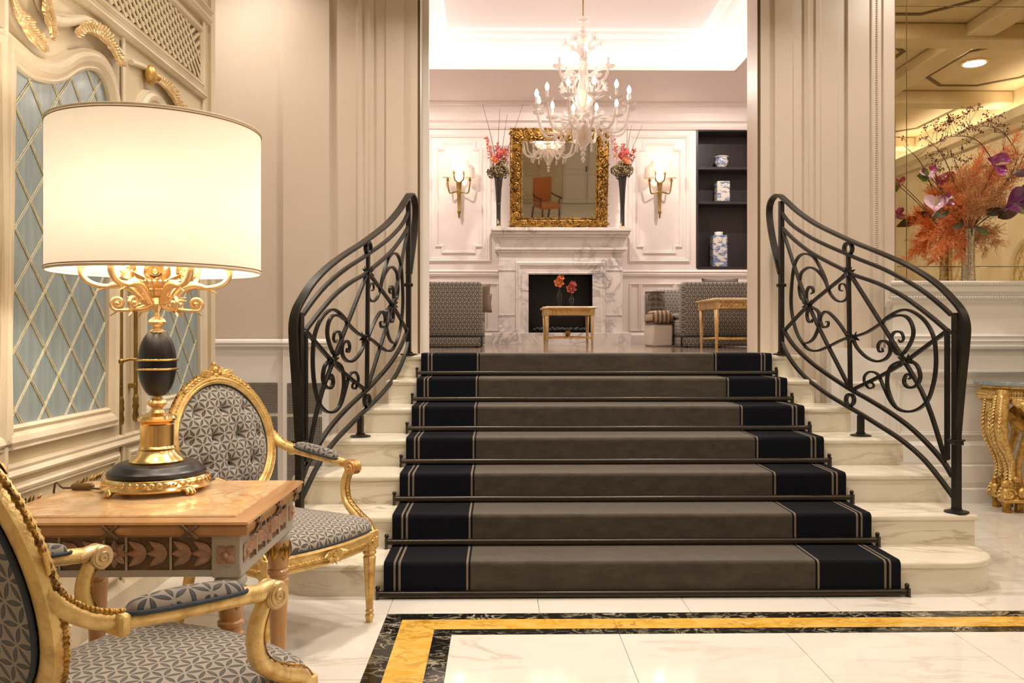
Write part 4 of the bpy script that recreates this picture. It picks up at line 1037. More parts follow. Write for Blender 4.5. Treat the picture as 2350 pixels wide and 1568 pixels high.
    for i in range(0, 130):
        p, p2 = bp_(*ov[i], .004), bp_(*ov[(i+1) % 130], .004); t = (p2-p).normalized(); q_ = Matrix((t.cross(nf), nf, t)).transposed()
        mb.ball(p, .0078 if i % 3 else .0062, 6, 4, 1, 1, 1.25 if i % 3 else .7, M=q_)
    A('back_rope_bead', mb, GILT_D)
    mb = MB()
    for i in range(0, 120):
        u, v = oval(ea+.030, eb+.030, 120)[i]; u2, v2 = oval(ea+.030, eb+.030, 120)[(i+1) % 120]
        d = bp_(u2, v2, 0)-bp_(u, v, 0); mb.leaf(bp_(u, v, .020), d, nf, .020, .014, .1, 2, .45)
    A('back_frame_carving', mb, GILT)
    # tufted front
    BT = [(x, z) for r_, z in enumerate((.155, .03, -.095, -.21)) for x in ((-.13, 0, .13) if r_ % 2 == 0 else (-.19, -.065, .065, .19)) if (x/ea)**2+(z/eb)**2 < .82]
    BTY = {}
    def puff(u, v):
        r2 = (u/ea)**2+(v/eb)**2; h = .052*max(0, 1-r2**2.2)+.004
        for bx_, bz_ in BT:
            d2 = ((u-bx_)**2+(v-bz_)**2); h -= .030*math.exp(-d2/.00042)+.008*math.exp(-d2/.0022)
        for i, (x1, z1) in enumerate(BT):
            for x2, z2 in BT[i+1:]:
                L2 = (x1-x2)**2+(z1-z2)**2
                if .012 < L2 < .024 and abs(z1-z2) > .05:
                    t = max(0, min(1, ((u-x1)*(x2-x1)+(v-z1)*(z2-z1))/L2)); dd = (u-x1-t*(x2-x1))**2+(v-z1-t*(z2-z1))**2
                    h -= .006*math.exp(-dd/.00006)
        return h
    mb = MB(); NR, NA = 40, 84
    vs = []
    for k in range(NR+1):
        for i in range(NA):
            a = 2*PI*i/NA; q = max(k/NR, .004); u = ea*1.0*q*math.cos(a); v = eb*q*math.sin(a)*(1+.05*math.sin(a)*q); vs.append((u, v))
    mb.add([bp_(u, v, puff(u, v)) for u, v in vs], [(k*NA+i, k*NA+(i+1) % NA, (k+1)*NA+(i+1) % NA, (k+1)*NA+i) for k in range(NR) for i in range(NA)])
    A('back_cushion', mb, FAB, None, 85, uv=lambda p: (p[0], (Vector(p)-C).dot(up)))
    for u, v in BT: A('tuft_button', MB().ball(bp_(u, v, puff(u, v)+.002), .0085, 8, 5), FAB, uv=lambda p: (p[0], p[2]))
    rb = [bp_(u, v, -.022-.012*(1-(u/ea)**2-(v/eb)**2)) for u, v in vs]
    mb = MB().add(rb, [(k*NA+i, (k+1)*NA+i, (k+1)*NA+(i+1) % NA, k*NA+(i+1) % NA) for k in range(NR) for i in range(NA)])
    A('outside_back', mb, FAB_L, None, 85, uv=lambda p: (p[0], (Vector(p)-C).dot(up)))
    for h in (.006, -.026): A('back_gimp', MB().tube([bp_(u, v, h) for u, v in oval(ea-.004, eb-.004)], .006, 6, True), GIMP)
    # crest
    mb = MB()
    for i in range(13):
        a = PI*i/12; d = V(math.cos(a), 0, 0)+up*math.sin(a)*.85
        mb.leaf(bp_(0, eb*1.05+.035, .01), d+nf*.15, nf, .095 if i in (0, 1, 11, 12) else .055, .030, .1, 4, .35)
    for u, v, r_ in ((0, .345, .020), (-.022, .330, .015), (.022, .330, .015), (0, .318, .016), (0, .372, .012)): mb.ball(bp_(u, v, .012), r_, 9, 6)
    for sx in (1, -1):
        for k in range(7):
            a = PI/2-sx*(.12+k*.075); u = (ea+.034)*math.cos(a); v = (eb+.034)*math.sin(a)*(1+.05*math.sin(a)); d = V(math.sin(a)*sx, 0, 0)-up*math.cos(a)*sx
            mb.leaf(bp_(u, v, .018), d, nf, .042, .028, .1, 4, .4)
    A('crest_carving', mb, GILT)
    for sx in (1, -1):
        A('back_post', MB().tube(SM([bp_(sx*.15, -.235, -.005), V(sx*.175, -.287, .48), V(sx*.195, -.277, .43), V(sx*.20, -.273, RZ0+.01)], 5), [.022+.006*i/15 for i in range(16)], 10), GILT_B)
        # arm
        AP = [bp_(sx*.268, .03, 0), V(sx*.290, -.335, .775), V(sx*.308, -.29, .742), V(sx*.325, -.22, .724), V(sx*.333, -.09, .708), V(sx*.335, .04, .694), V(sx*.335, .115, .684)]
        pts = SM(AP, 6); n = len(pts)
        arm = A('arm', MB().tube(pts, 1, 12, flat=(.023, .021), up=[V(1, 0, 0)]*n), GILT_B)
        rp = [p+V(sx*.014, 0, .017) for p in SM(AP, 14)[:40]]; mb = MB().tube(rp, .0045, 6)
        for i in range(0, 39, 2): mb.ball(rp[i], .0076 if i % 3 else .006, 6, 4)
        A('arm_rope_bead', mb, GILT_D, arm)
        A('arm_block', MB().bbox(sx*.330-.027, sx*.330+.027, -.262, -.236, .70, .745, .006), GILT_B, arm, 40)
        A('arm_rope_bead', MB().tube([bp_(sx*(.268+.02), .045+.02*i, 0) for i in range(3, 0, -1)]+[p+V(-sx*.014, 0, .016) for p in pts[2:15]], .005, 6), GILT, arm)
        pad = MB().lathe([(.0, -.125)]+[(.031*math.sin(PI*(.06+.88*k/14))**.45, -.12*math.cos(PI*(.06+.88*k/14))) for k in range(15)]+[(0, .125)], 20)
        pad.v = [(sx*.334+x, -.085+z*1.2, .725-.12*z*1.2+max(-.004, y*1.0)) for x, y, z in pad.v]
        A('arm_pad', pad, FAB_L, arm, 80, uv=lambda p: (p[0]*1.6, p[1]))
        A('pad_gimp', MB().tube([(sx*.333+.033*abs(math.cos(2*PI*i/40))**.6*(1 if math.cos(2*PI*i/40) > 0 else -1), -.085+.153*math.sin(2*PI*i/40), .723-.12*.153*math.sin(2*PI*i/40)) for i in range(40)], .0055, 6, True), GIMP, arm)
        c = V(sx*.334, .152, .672)
        M = Matrix.Rotation(PI/2, 4, 'Y')
        A('arm_scroll', MB().lathe([(0, -.026), (.030, -.026), (.034, -.020), (.032, -.008), (.034, 0), (.032, .008), (.034, .020), (.030, .026), (0, .026)], 24, c, M=M), rub, arm, 40)
        A('arm_neck', MB().tube([V(sx*.334, .09, .684), V(sx*.334, .13, .690), V(sx*.334, .152, .690)], 1, 8, flat=(.024, .018), up=V(1, 0, 0)), rub, arm)
        for q in (1, -1): A('scroll_line', MB().tube(spiral(c+V(q*.0265, 0, 0), V(0, 1, 0), V(0, 0, 1), .027, 1.8, 30, PI/2, .15), .0032, 5), GILT_P, arm)
        SPT = SM([V(sx*.333, .13, .66), V(sx*.332, .108, .615), V(sx*.328, .105, .565), V(sx*.322, .130, .51), V(sx*.312, .205, .458), V(sx*.300, .272, .428), V(sx*.292, .305, .395)], 6)
        sup = A('arm_support', MB().tube(SPT, [.8+.35*i/36 for i in range(37)], 10, flat=(.024, .021), up=V(1, 0, 0)), GILT_B)
        for q in (-1, 1): A('support_line', MB().tube([p+V(q*.012, .0, .0)+Vector((0, (SPT[min(i+1, 36)]-SPT[max(i-1, 0)]).z, -(SPT[min(i+1, 36)]-SPT[max(i-1, 0)]).y)).normalized()*-.022*(.8+.35*i/36) for i, p in enumerate(SPT)], .0025, 5), GILT_D, sup)
        mb = MB()
        for i in range(4, 30, 2):
            t = SPT[i+1]-SPT[i-1]; nn = V(0, -t.z, t.y).normalized(); mb.leaf(SPT[i]+nn*.020*(.8+.35*i/36), t, nn, .022, .018, .1, 3, .4)
        A('support_carving', mb, GILT, sup)
    ch.scale = (.97, .97, .97)
    return ch
armchair('gilded medallion armchair facing the stairs, behind the lamp table', (-.965, 3.55, 0), math.radians(-125), GILT_R)
armchair('gilded armchair seen from behind in the near foreground', (-.882, 1.965, 0), math.radians(-30.5), GILT_P)
# ------------------------------------------------------------------ fireplace
FY = 10.72
fx = lambda px: (px-CXV)/F*FY
fz = lambda py: EYE-(py-HY)/F*FY
fp = T('fireplace', 'white grey-veined marble fireplace with stepped mantel shelf', 'fireplace', (fx(1287), FY, ZU))
FBK = BK-.002
def FB(nm, x0, x1, y0, y1, dy=0, b=.004): return O(nm, MB().box(fx(x0), fx(x1), FY-dy, FBK, fz(y1), fz(y0)), CARRARA, fp, bev=b)
FB('hearth_plinth', 1130, 1447, 764, 792.5, .08)
FB('pilaster', 1145, 1183, 600, 764); FB('pilaster', 1392, 1429, 600, 764)
FB('frieze', 1145, 1429, 578, 600, .001)
for y in (619, 722):
    FB('pilaster_fillet', 1143, 1184, y, y+2, .008, .001); FB('pilaster_fillet', 1391, 1431, y, y+2, .008, .001)
FB('architrave', 1143, 1431, 573, 580, .02); FB('entablature', 1140, 1435, 549, 571, .02); FB('cornice_step', 1136, 1440, 568, 574, .04)
FB('shelf_moulding', 1138, 1437, 544, 550, .03); FB('shelf_moulding', 1134, 1441, 538, 545, .06); FB('shelf_moulding', 1130, 1445, 532, 539, .09)
FB('mantel_shelf', 1127, 1447, 524.5, 532, .12)
mpP = lambda u, v, h: (u, FY-h, v)
O('surround_moulding', MB().frame([(fx(1213), fz(764)), (fx(1213), fz(630)), (fx(1360), fz(630)), (fx(1360), fz(764))], [(0, -.06), (0, 0), (-.02, .01), (-.03, .0), (-.10, -.005), (-.12, .02), (-.15, .03), (-.165, .015), (-.17, -.06)], mpP, False), CARRARA, fp, 30)
O('surround_field', MB().box(fx(1183), fx(1213), FY-.002, FBK, fz(764), fz(600)).box(fx(1360), fx(1392), FY-.002, FBK, fz(764), fz(600)).box(fx(1213), fx(1360), FY-.002, FBK, fz(630), fz(600)), CARRARA, fp)
O('firebox', MB().box(fx(1213), fx(1360), BK-.006, BK-.004, fz(764), fz(630)).box(fx(1213)-.003, fx(1213)+.001, FY+.01, BK-.005, fz(764), fz(630)).box(fx(1360)-.001, fx(1360)+.003, FY+.01, BK-.005, fz(764), fz(630)).box(fx(1213), fx(1360), FY+.01, BK-.005, fz(630)-.002, fz(630)+.002).box(fx(1213), fx(1360), FY+.01, BK-.005, fz(764), fz(762.5)), BLACK, fp)
for i in range(22):
    x = fx(1222)+(fx(1352)-fx(1222))*((i % 11)+.5)/11; row = i//11
    r_ = random.uniform(.026, .034); c = V(x+random.uniform(-.01, .01)+row*.03, FY+.10+row*.08, fz(762.5)+r_*.98+.002+(row*.01))
    mb = MB().ball((0, 0, 0), r_, 8, 6, 1.1, .9, .85); mb.v = [tuple(c+Vector(p)*random.uniform(.85, 1.1)) for p in mb.v]
    tag(O('coal_lump', mb, COAL), 'rough black stone lump lying in the firebox', 'stone', 'black stones in the fireplace')
# ------------------------------------------------------------------ leaning gilt mirror
MY = 10.70; mx = lambda px: (px-CXV)/F*MY; mz = lambda py: EYE-(py-HY)/F*MY
GX0, GX1 = mx(1171), mx(1400); GZ0 = fz(524.5)+.003; GH = 1.315; tiltm = math.radians(10.0)
gm = T('gilt_wall_mirror', 'square mirror in a heavily carved gilt frame leaning over the mantel', 'mirror', ((GX0+GX1)/2, MY, GZ0))
MYB = FBK-.30
mu = V(0, -math.sin(tiltm), math.cos(tiltm)); mn = V(0, -math.cos(tiltm), -math.sin(tiltm)); M0 = V(0, BK-.11, GZ0+.012)
gmp = lambda u, v, h: M0+V(u, 0, 0)+mu*v+mn*h
fw = .155
O('mirror_glass', MB().prism(rect(GX0+fw, GX1-fw, fw, GH-fw), .0, .006, gmp), MIRROR, gm)
O('frame_back', MB().frame(rect(GX0+fw, GX1-fw, fw, GH-fw), [(-.004, 0), (-.004, .02), (.012, .028), (.022, .02), (.03, .03), (.09, .045), (.13, .03), (.15, .01), (.15, -.01), (-.004, 0)], gmp), GILT_D, gm, 40)
mb = MB(); mb2 = MB()
def scrollwork(p, d, s_, q):
    d = Vector(d); sd = Vector((d[1], -d[0]))*q; c = Vector(p)
    at = lambda a, b, h: gmp(c.x+d.x*a+sd.x*b, c.y+d.y*a+sd.y*b, h)
    sp = [at(-.02+r*math.cos(t), .012+r*math.sin(t), .052+.01*i/18) for i, (t, r) in enumerate([(-1.0+i*.52, .046*(1-i/22)) for i in range(19)])]
    mb.tube(sp, [.013-.006*i/18 for i in range(19)], 7)
    mb.ball(sp[-1], .015, 8, 6)
    for a, b, ang, L in ((.02, -.03, -.5, .07), (.03, -.01, .1, .075), (.03, .02, .7, .06), (-.05, -.04, 2.7, .05), (-.05, .045, 3.6, .05), (.0, .055, 1.6, .04), (.01, -.055, -1.5, .035)):
        b0 = at(a, b, .038); dv = at(a+math.cos(ang), b+math.sin(ang), .038)-b0
        mb.leaf(b0, dv, mn, L*random.uniform(.9, 1.15), L*.55, .12, 5, .5)
n = 10
for i in range(n):
    t = (i+.5)/n; u = GX0+.01+(GX1-GX0-.02)*t; v = .01+(GH-.02)*t
    q = 1 if i % 2 else -1
    for p, d in (((u, .078), (1, 0)), ((u, GH-.078), (-1, 0)), ((GX0+.078, v), (0, 1)), ((GX1-.078, v), (0, -1))):
        if 0 < i < n-1 or d[0]: scrollwork(p, d, .115, q)
tag(O('carved_foliage', mb, GILT_D, gm, 66), kind='stuff')
for i in range(70):
    t = i/69
    for (u, v) in ((GX0+.008+(GX1-GX0-.016)*t, .010), (GX0+.008+(GX1-GX0-.016)*t, GH-.010), (GX0+.010, .01+(GH-.02)*t), (GX1-.010, .01+(GH-.02)*t)): mb2.ball(gmp(u, v, .012), .014, 6, 4)
    for (u, v) in ((GX0+fw+(GX1-GX0-2*fw)*t, fw), (GX0+fw+(GX1-GX0-2*fw)*t, GH-fw), (GX0+fw, fw+(GH-2*fw)*t), (GX1-fw, fw+(GH-2*fw)*t)): mb2.ball(gmp(u, v, .024), .008, 6, 4)
tag(O('beaded_edges', mb2, GILT_D, gm, 66), kind='stuff')
# ------------------------------------------------------------------ flute vases and flowers on the mantel
VY = 10.66
def flute(px, left):
    x = (px-CXV)/F*VY; z0 = fz(524.5)+.001; zt = EYE-(405-HY)/F*VY; H = zt-z0
    side = 'left' if left else 'right'
    v = T('flute_vase', 'tall black and ochre mottled flute vase %s of the gilt mirror' % side, 'vase', (x, VY, z0), group='flute vases on the mantel')
    O('vase_body', MB().lathe([(0, 0), (.034, 0), (.035, .015), (.027, .03), (.028, H*.4), (.040, H*.75), (.056, H), (.051, H), (.024, H*.5), (0, H*.5)], 24, (x, VY, z0)), SPECKLE, v)
    O('vase_foot', MB().lathe([(0, .0005), (.037, .0005), (.039, .012), (.034, .022), (0, .022)], 24, (x, VY, z0)), BRASS_S, v)
    f = T('mantel_bouquet', 'coral blossoms, dark hydrangea and long twigs in the %s mantel vase' % side, 'flowers', (x, VY, zt), group='bouquets on the mantel')
    for k in range(7):
        a = k*2*PI/5+.4; c = V(x+(.075 if k < 5 else .05)*math.cos(a), VY+.05*math.sin(a), zt+(.05 if k < 5 else .15)+random.uniform(-.02, .04)); mb = MB()
        for q in range(90):
            d = V(random.gauss(0, 1), random.gauss(0, 1), random.gauss(0, 1)).normalized(); mb.leaf(c+d*.062, d.orthogonal()+d*.4, d, .032, .03, .2, 2, .1)
        O('hydrangea_head', mb, DARKFL, f, 80)
    for k in range(3):
        c = V(x+random.uniform(-.05, .05), VY-.06, zt+.19+k*.05); O('coral_flower', rose(c, (random.uniform(-.4, .4), -1, .4), .062, MB()), PINKFL if k else ORFL, f, 80)
    for k in range(3):
        mb = MB(); b = V(x-.05+k*.05, VY, zt+.08); t = b+V((k-1)*.09+(-.02 if left else .02), 0, .42-.07*k)
        for i in range(46):
            q = i/46; c = b.lerp(t, .35+.65*q)+V(random.uniform(-1, 1), random.uniform(-1, 1), 0)*.045*(1-.8*q); d = V(random.gauss(0, 1), random.gauss(0, 1), .5)
            mb.leaf(c, d, d.orthogonal(), .035, .022, .2, 2, .1)
        mb.tube([b, t], .004, 5); O('blossom_spike', mb, PINKFL, f, 80)
    tips = ((1107, 238), (1147, 250), (1164, 262), (1200, 240)) if left else ((1440, 290), (1449, 288), (1474, 287), (1444, 340))
    for tx, ty in tips:
        t = pxY(tx, ty, VY); b = V(x, VY, zt); m = b.lerp(t, .5)+V(random.uniform(-.02, .02), 0, 0)
        O('twig', MB().tube(SM([b, m, t], 4), [.0055-.0035*i/8 for i in range(9)], 5), TWIG, f)
flute(1144, True); flute(1429, False)
# ------------------------------------------------------------------ sconces
def sconce(px, side):
    SY = BK-.0; k = SY/F; x = (px-CXV)*k; zc = lambda py: EYE-(py-HY)*k
    s_ = T('wall_sconce', 'bronze torch wall sconce with small ivory shades, %s of the fireplace' % side, 'sconce', (x, BK, zc(500)), group='torch sconces')
    y = BK-.06
    st = O('torch_stem', MB().lathe([(0, zc(503)), (.006, zc(502)), (.014, zc(497)), (.012, zc(494)), (.026, zc(489)), (.022, zc(486)), (.018, zc(484)), (.026, zc(452)), (.030, zc(446)), (.026, zc(440)), (.038, zc(424)), (.040, zc(421)), (0, zc(421))], 16, (x, y, 0)), ROD_GOLD, s_)
    O('back_plate', MB().box(x-.02, x+.02, y, BK-.0005, zc(446), zc(430)), ROD_GOLD, s_, bev=.004)
    for i, (dx, dy, sy_, sz_, base) in enumerate(((-25, -.05, 420, 0, 440), (25, -.05, 420, 0, 440), (-11, -.02, 402, 0, 424), (11, -.02, 402, 0, 424))):
        e = V(x+dx*k, y+dy, zc(sy_)); b = V(x, y, zc(base))
        arm = O('candle_arm', MB().tube(SM([b, b+V(dx*k*.5, dy*.4, -.025 if i < 2 else .03), b+V(dx*k*.85, dy*.8, -.03 if i < 2 else .05), e+V(0, 0, -.03), e], 4), .010, 7), ROD_GOLD, s_)
        O('candle_cup', MB().lathe([(0, 0), (.016, .002), (.020, .02), (.012, .03), (.012, .045), (0, .045)], 12, e), ROD_GOLD, arm)
        sz = e.z+(.05 if i < 2 else .055)
        shd = MB().lathe([(.075, sz), (.060, sz+.12)], 24, (e.x, e.y, 0)); shd.f = shd.f[:-2]
        O('candle_shade', shd, SCONCE_SHADE, arm)
        O('candle_bulb', MB().ball((e.x, e.y, sz+.05), .018, 8, 6, 1, 1, 1.5), BULB_S, arm)
    light('sconce_glow', 'POINT', (x, BK-.055, zc(388)), 4.2, (1, .80, .60), .04)
sconce(1054, 'left'); sconce(1513, 'right')
# ------------------------------------------------------------------ niche vases
NY = BK+.16; nk = NY/F
def nv(nm, lab, px, py0, py1, build):
    x = (px-CXV)*nk; z0 = py0; H = py1; v = T(nm, lab, 'vase', (x, NY, z0)); build(v, x, z0, H)
def squat(v, x, z, H): 
    O('bowl_body', MB().lathe([(0, 0), (.05, 0), (.055, .01), (.085, .06), (.092, .10), (.075, .13), (.082, .145), (.092, .16), (.086, .162), (.07, .15), (0, .15)], 28, (x, NY, z)), PORCELAIN, v)
    O('bowl_rim', MB().tube([V(x+.09*math.cos(2*PI*i/28), NY+.09*math.sin(2*PI*i/28), z+.16) for i in range(28)], .006, 6, True), W_TRIM, v)
def square(w, neck):
    def b(v, x, z, H):
        o = O('square_body', MB().bbox(x-w, x+w, NY-w, NY+w, z, z+H-(neck and .05), .012), PORCELAIN, v, 30)
        if neck: O('round_neck', MB().lathe([(w*.62, z+H-.052), (w*.55, z+H-.03), (w*.6, z+H-.005), (w*.55, z+H), (w*.4, z+H-.02), (0, z+H-.02)], 24, (x, NY, 0)), W_TRIM, v)
    return b
nv('porcelain_bowl', 'small blue and white porcelain bowl on the top niche shelf', 1658, 3.492, 0, squat)
nv('porcelain_jar', 'square blue and cream porcelain jar on the middle niche shelf', 1659, 3.027, .285, square(.088, False))
nv('porcelain_vase', 'tall square blue and white porcelain vase at the niche bottom', 1651, 2.142, .485, square(.098, True))
# ------------------------------------------------------------------ seating
def suv(p): return (p[0]+p[1]*.9, p[2])
def sofa(x0, x1, y0, y1, face, lab):
    z = ZU; h = .69
    s_ = T('tuxedo_sofa', lab, 'sofa', ((x0+x1)/2, (y0+y1)/2, z), group='patterned lounge sofas')
    t = .17
    def pan(nm, a, b, c, d, z0, z1): return O(nm, MB().bbox(a, b, c, d, z0, z1, .025), SOFA_FAB, s_, 50, uv=suv)
    pan('arm', x0, x1, y0, y0+t, z+.115, z+h); pan('arm', x0, x1, y1-t, y1, z+.115, z+h)
    xb = (x0, x0+t) if face > 0 else (x1-t, x1)
    pan('backrest', *xb, y0+t-.01, y1-t+.01, z+.115, z+h)
    xs = (x0+t-.01, x1) if face > 0 else (x0, x1-t+.01)
    pan('seat_base', *xs, y0+t-.01, y1-t+.01, z+.115, z+.30)
    O('seat_cushion', MB().bbox(xs[0]+.005, xs[1]-.005, y0+t+.005, y1-t-.005, z+.30, z+.37, .03), SOFA_FAB, s_, 50, uv=suv)
    O('skirt', MB().bbox(x0+.004, x1-.004, y0+.004, y1-.004, z+.012, z+.118, .006), SOFA_FAB, s_, 50, uv=suv)
    O('skirt_welt', MB().frame(rect(x0, x1, y0, y1), [(0, z+.112), (.006, z+.118), (0, z+.124)], lambda u, v, hh: (u, v, hh)), GIMP, s_)
    xe = x1 if face > 0 else x0
    for zz in (z+.02,): O('corner_pleat', MB().box(xe-.012, xe+.003, y0-.001, y0+.012, z+.012, z+.112), BLACK, s_)
    for i in range(4): O('foot', MB().box((x0+.04 if i % 2 else x1-.08), (x0+.08 if i % 2 else x1-.04), (y0+.04 if i < 2 else y1-.08), (y0+.08 if i < 2 else y1-.04), z, z+.015), BLACK, s_)
    return s_
sofa(-1.08, -.18, 8.68, 10.42, 1, 'charcoal and ivory patterned sofa left of the fireplace, seen from its arm')
sofa(1.92, 2.82, 8.68, 10.42, -1, 'charcoal and ivory patterned sofa behind the gilt table at right')
def cushion(c, sx, sy, sz, m, lab, rot=(0, 0, 0), nm='throw_cushion'):
    mb = MB(); N = 14
    for s_ in (1, -1):
        mb.grid(lambda u, v: ((u-.5)*2*sx*(1-.06*(1-abs(2*v-1))), s_*sy*max(0, (1-(2*u-1)**4)*(1-(2*v-1)**4))**.5, (v-.5)*2*sz*(1-.06*(1-abs(2*u-1)))), N, N)
    M = Matrix.Translation(c) @ Matrix.Rotation(rot[2], 4, 'Z') @ Matrix.Rotation(rot[0], 4, 'X') @ Matrix.Rotation(rot[1], 4, 'Y')
    mb.xf(M); o = O(nm, mb, m, None, 80); tag(o, lab, 'cushion'); return o
cushion((-.265, 8.945, ZU+.376+.155), .17, .06, .155, TAUPE_FAB, 'brown velvet cushion standing at the front of the left sofa', (0, 0, .12))
cushion((-.27, 9.13, ZU+.376+.105), .19, .06, .105, TAUPE_FAB, 'small taupe bolster cushion slipping off the left sofa front', (0, 0, .05))
cushion((2.40, 8.975, ZU+.376+.185), .20, .07, .185, BROWN_FAB, 'brown cushion rising above the arm of the right sofa', (0, 0, 0))
sl = T('slipper_chair', 'low armless chair with brown tufted back and ivory skirt beside the right sofa', 'chair', (1.78, 9.5, ZU))
x0, x1, y0, y1, z = 1.68, 1.905, 9.05, 9.62, ZU
O('skirt', MB().bbox(x0, x1, y0, y1, z+.001, z+.25, .02), WHITE_FAB, sl, 40)
O('seat_cushion', MB().bbox(x0-.005, x1+.005, y0-.02, y1-.10, z+.25, z+.40, .045), STRIPE_FAB, sl, 50)
O('seat_welt', MB().frame(rect(x0, x1, y0, y1-.1), [(0, z+.245), (.012, z+.252), (0, z+.262)], lambda u, v, hh: (u, v, hh)), DARKWOOD, sl)
bk = MB().grid(lambda u, v: (x0+(x1-x0)*u, y1-.14-.05*math.sin(PI*u)*(1-.4*abs(math.sin(u*PI*4)*math.sin(v*PI*4)))+.05*v, z+.36+.27*v), 24, 24)
O('tufted_back', bk, BROWN_FAB, sl, 80); O('back_shell', MB().bbox(x0, x1, y1-.13, y1, z+.25, z+.62, .03), BROWN_FAB, sl, 40)
for u in (.25, .5, .75):
    for v in (.3, .7): O('tuft_button', MB().ball((x0+(x1-x0)*u, y1-.185+.05*v, z+.36+.27*v), .012, 8, 5), BROWN_FAB, sl)
# ------------------------------------------------------------------ small gilt tables
def gilt_table(x0, x1, y0, y1, h, lab, pine):
    t = T('gilt_table', lab, 'table', ((x0+x1)/2, (y0+y1)/2, ZU), group='gilt wood lounge tables'); z = ZU+h
    O('top_edge', MB().bbox(x0-.02, x1+.02, y0-.02, y1+.02, z-.03, z-.008, .008), GILT_P, t, 40)
    O('marble_top', MB().bbox(x0+.02, x1-.02, y0+.02, y1-.02, z-.03, z, .004), TILE, t, 40)
    O('apron', MB().frame(rect(x0+.02, x1-.02, y0+.02, y1-.02), [(0, z-.10), (0, z-.03), (-.02, z-.03), (-.02, z-.10), (0, z-.10)], lambda u, v, hh: (u, v, hh)), GILT_P, t, 40)
    mb = MB(); n = int((x1-x0)/.05)
    for i in range(1, n):
        mb.leaf((x0+i*.05, y0+.019, z-.065), (1, 0, 0), (0, -1, 0), .045, .05, .05, 4, .3)
    O('apron_carving', mb, GILT, t)
    for x in (x0+.035, x1-.035):
        for y in (y0+.035, y1-.035):
            l = O('leg', MB().lathe([(0, 0), (.009, 0), (.014, .02), (.010, .04), (.013, .05), (.016, .08), (.013, .09), (.016, .10), (.024, h-.11), (.018, h-.105), (.026, h-.10), (0, h-.10)], 12, (x, y, ZU)), GILT_P, t)
            O('corner_block', MB().bbox(x-.03, x+.03, y-.03, y+.03, z-.105, z-.03, .004), GILT_P, t, 40)
    c = V((x0+x1)/2, (y0+y1)/2, ZU+.105)
    for x in (x0+.035, x1-.035):
        for y in (y0+.035, y1-.035): O('stretcher', MB().tube(SM([V(x, y, ZU+.095), V(x, y, ZU+.1).lerp(c, .5)+V(0, 0, .0), c], 4), .011, 6), GILT, t)
    O('stretcher_bar', MB().box(x0+.03, x1-.03, y0+.028, y0+.044, ZU+.088, ZU+.108), GILT, t, bev=.004)
    if pine: O('pine_cone_finial', MB().lathe([(.012, .0), (.020, .01), (.030, .04), (.028, .065), (.016, .085), (0, .10)], 14, (c.x, c.y, ZU+.10), flute=7, fdepth=.1), GILT_D, t)
ctx = lambda px, Y: (px-CXV)/F*Y
gilt_table(ctx(1249, 9.5), ctx(1367, 9.5), 9.5, 10.1, .46, 'small gilt table with two bud vases in front of the fireplace', True)
gilt_table(ctx(1640, 7.75), ctx(1640, 7.75)+.8, 7.75, 8.4, .485, 'gilt wood table cut off by the right door jamb', False)
def bud(px, lab, h, flower, fl):
    Y = 9.75; x = ctx(px, Y); z0 = ZU+.4605
    v = T('bud_vase', lab, 'vase', (x, Y, z0), group='black bud vases')
    O('vase_body', MB().lathe([(0, 0), (.022, 0), (.020, .01), (.014, .03), (.030, h*.5), (.030, h*.7), (.012, h*.85), (.018, h), (.010, h), (0, h*.8)], 16, (x, Y, z0)), BLACKLAC, v)
    f = T('rose_stem', fl, 'flower', (x, Y, z0+h))
    O('rose_bloom', rose(V(x-.01, Y-.02, z0+h+.075), (.05, -1, .35), .066, MB()), flower, f, 80); O('rose_bloom', rose(V(x+.012, Y-.01, z0+h+.13), (.2, -.8, .6), .045, MB()), flower, f, 80)
    mb = MB()
    for i in range(12): mb.leaf(V(x+.01, Y+.03, z0+h+.10), (random.gauss(.1, .4), random.gauss(.3, .3), random.uniform(.3, 1)), (0, -1, .2), random.uniform(.06, .10), .022, .2, 3, .1)
    O('dark_foliage', mb, mat('dark_crimson_foliage', (.10, .02, .02), .6), f, 80); O('stem', MB().tube([(x, Y, z0+h*.8), (x, Y, z0+h+.06)], .004, 5), LEAFG, f)
bud(1284, 'taller black bud vase on the left of the gilt table', .20, ORFL, 'orange rose in the taller bud vase')
bud(1312, 'shorter black bud vase on the right of the gilt table', .13, PINKFL, 'coral pink rose in the shorter bud vase')
# ------------------------------------------------------------------ chandelier
HX, HYc = .81, 8.0
hz = lambda py: EYE-(py-HY)/F*HYc
cd = T('glass_chandelier', 'white blown glass chandelier with two tiers of candle bulbs', 'chandelier', (HX, HYc, 4.53))
HC = (HX, HYc, 0)
def HL(nm, prof, m=GLASSW, n=20, par=None, **k): return O(nm, MB().lathe(prof, n, HC, **k), m, par or cd, 40)
O('suspension_chain', MB().tube([V(HX, HYc, 4.53), V(HX, HYc, hz(38))], .007, 6), ROD_GOLD, cd)
HL('ceiling_rose', [(0, 4.53), (.06, 4.53), (.05, 4.50), (.015, 4.47), (0, 4.47)], BRASS_S)
HL('top_dish', [(.012, hz(48)), (.05, hz(46)), (.065, hz(43)), (.06, hz(42)), (.012, hz(40)), (.010, hz(36)), (0, hz(36))])
HL('stem_rod', [(.007, hz(350)), (.007, hz(40))], BRASS_S, 8)
for a, b, r_ in ((57, 66, .020), (66, 76, .036), (76, 88, .044)): HL('stem_ball', [(0, hz(b))]+[(r_*math.sin(PI*i/8), hz(b)+(hz(a)-hz(b))*i/8) for i in range(1, 8)]+[(0, hz(a))])
HL('upper_vase', [(.012, hz(158)), (.055, hz(150)), (.035, hz(140)), (.03, hz(128)), (.06, hz(105)), (.05, hz(105)), (.012, hz(140))], n=24, flute=8, fdepth=.06)
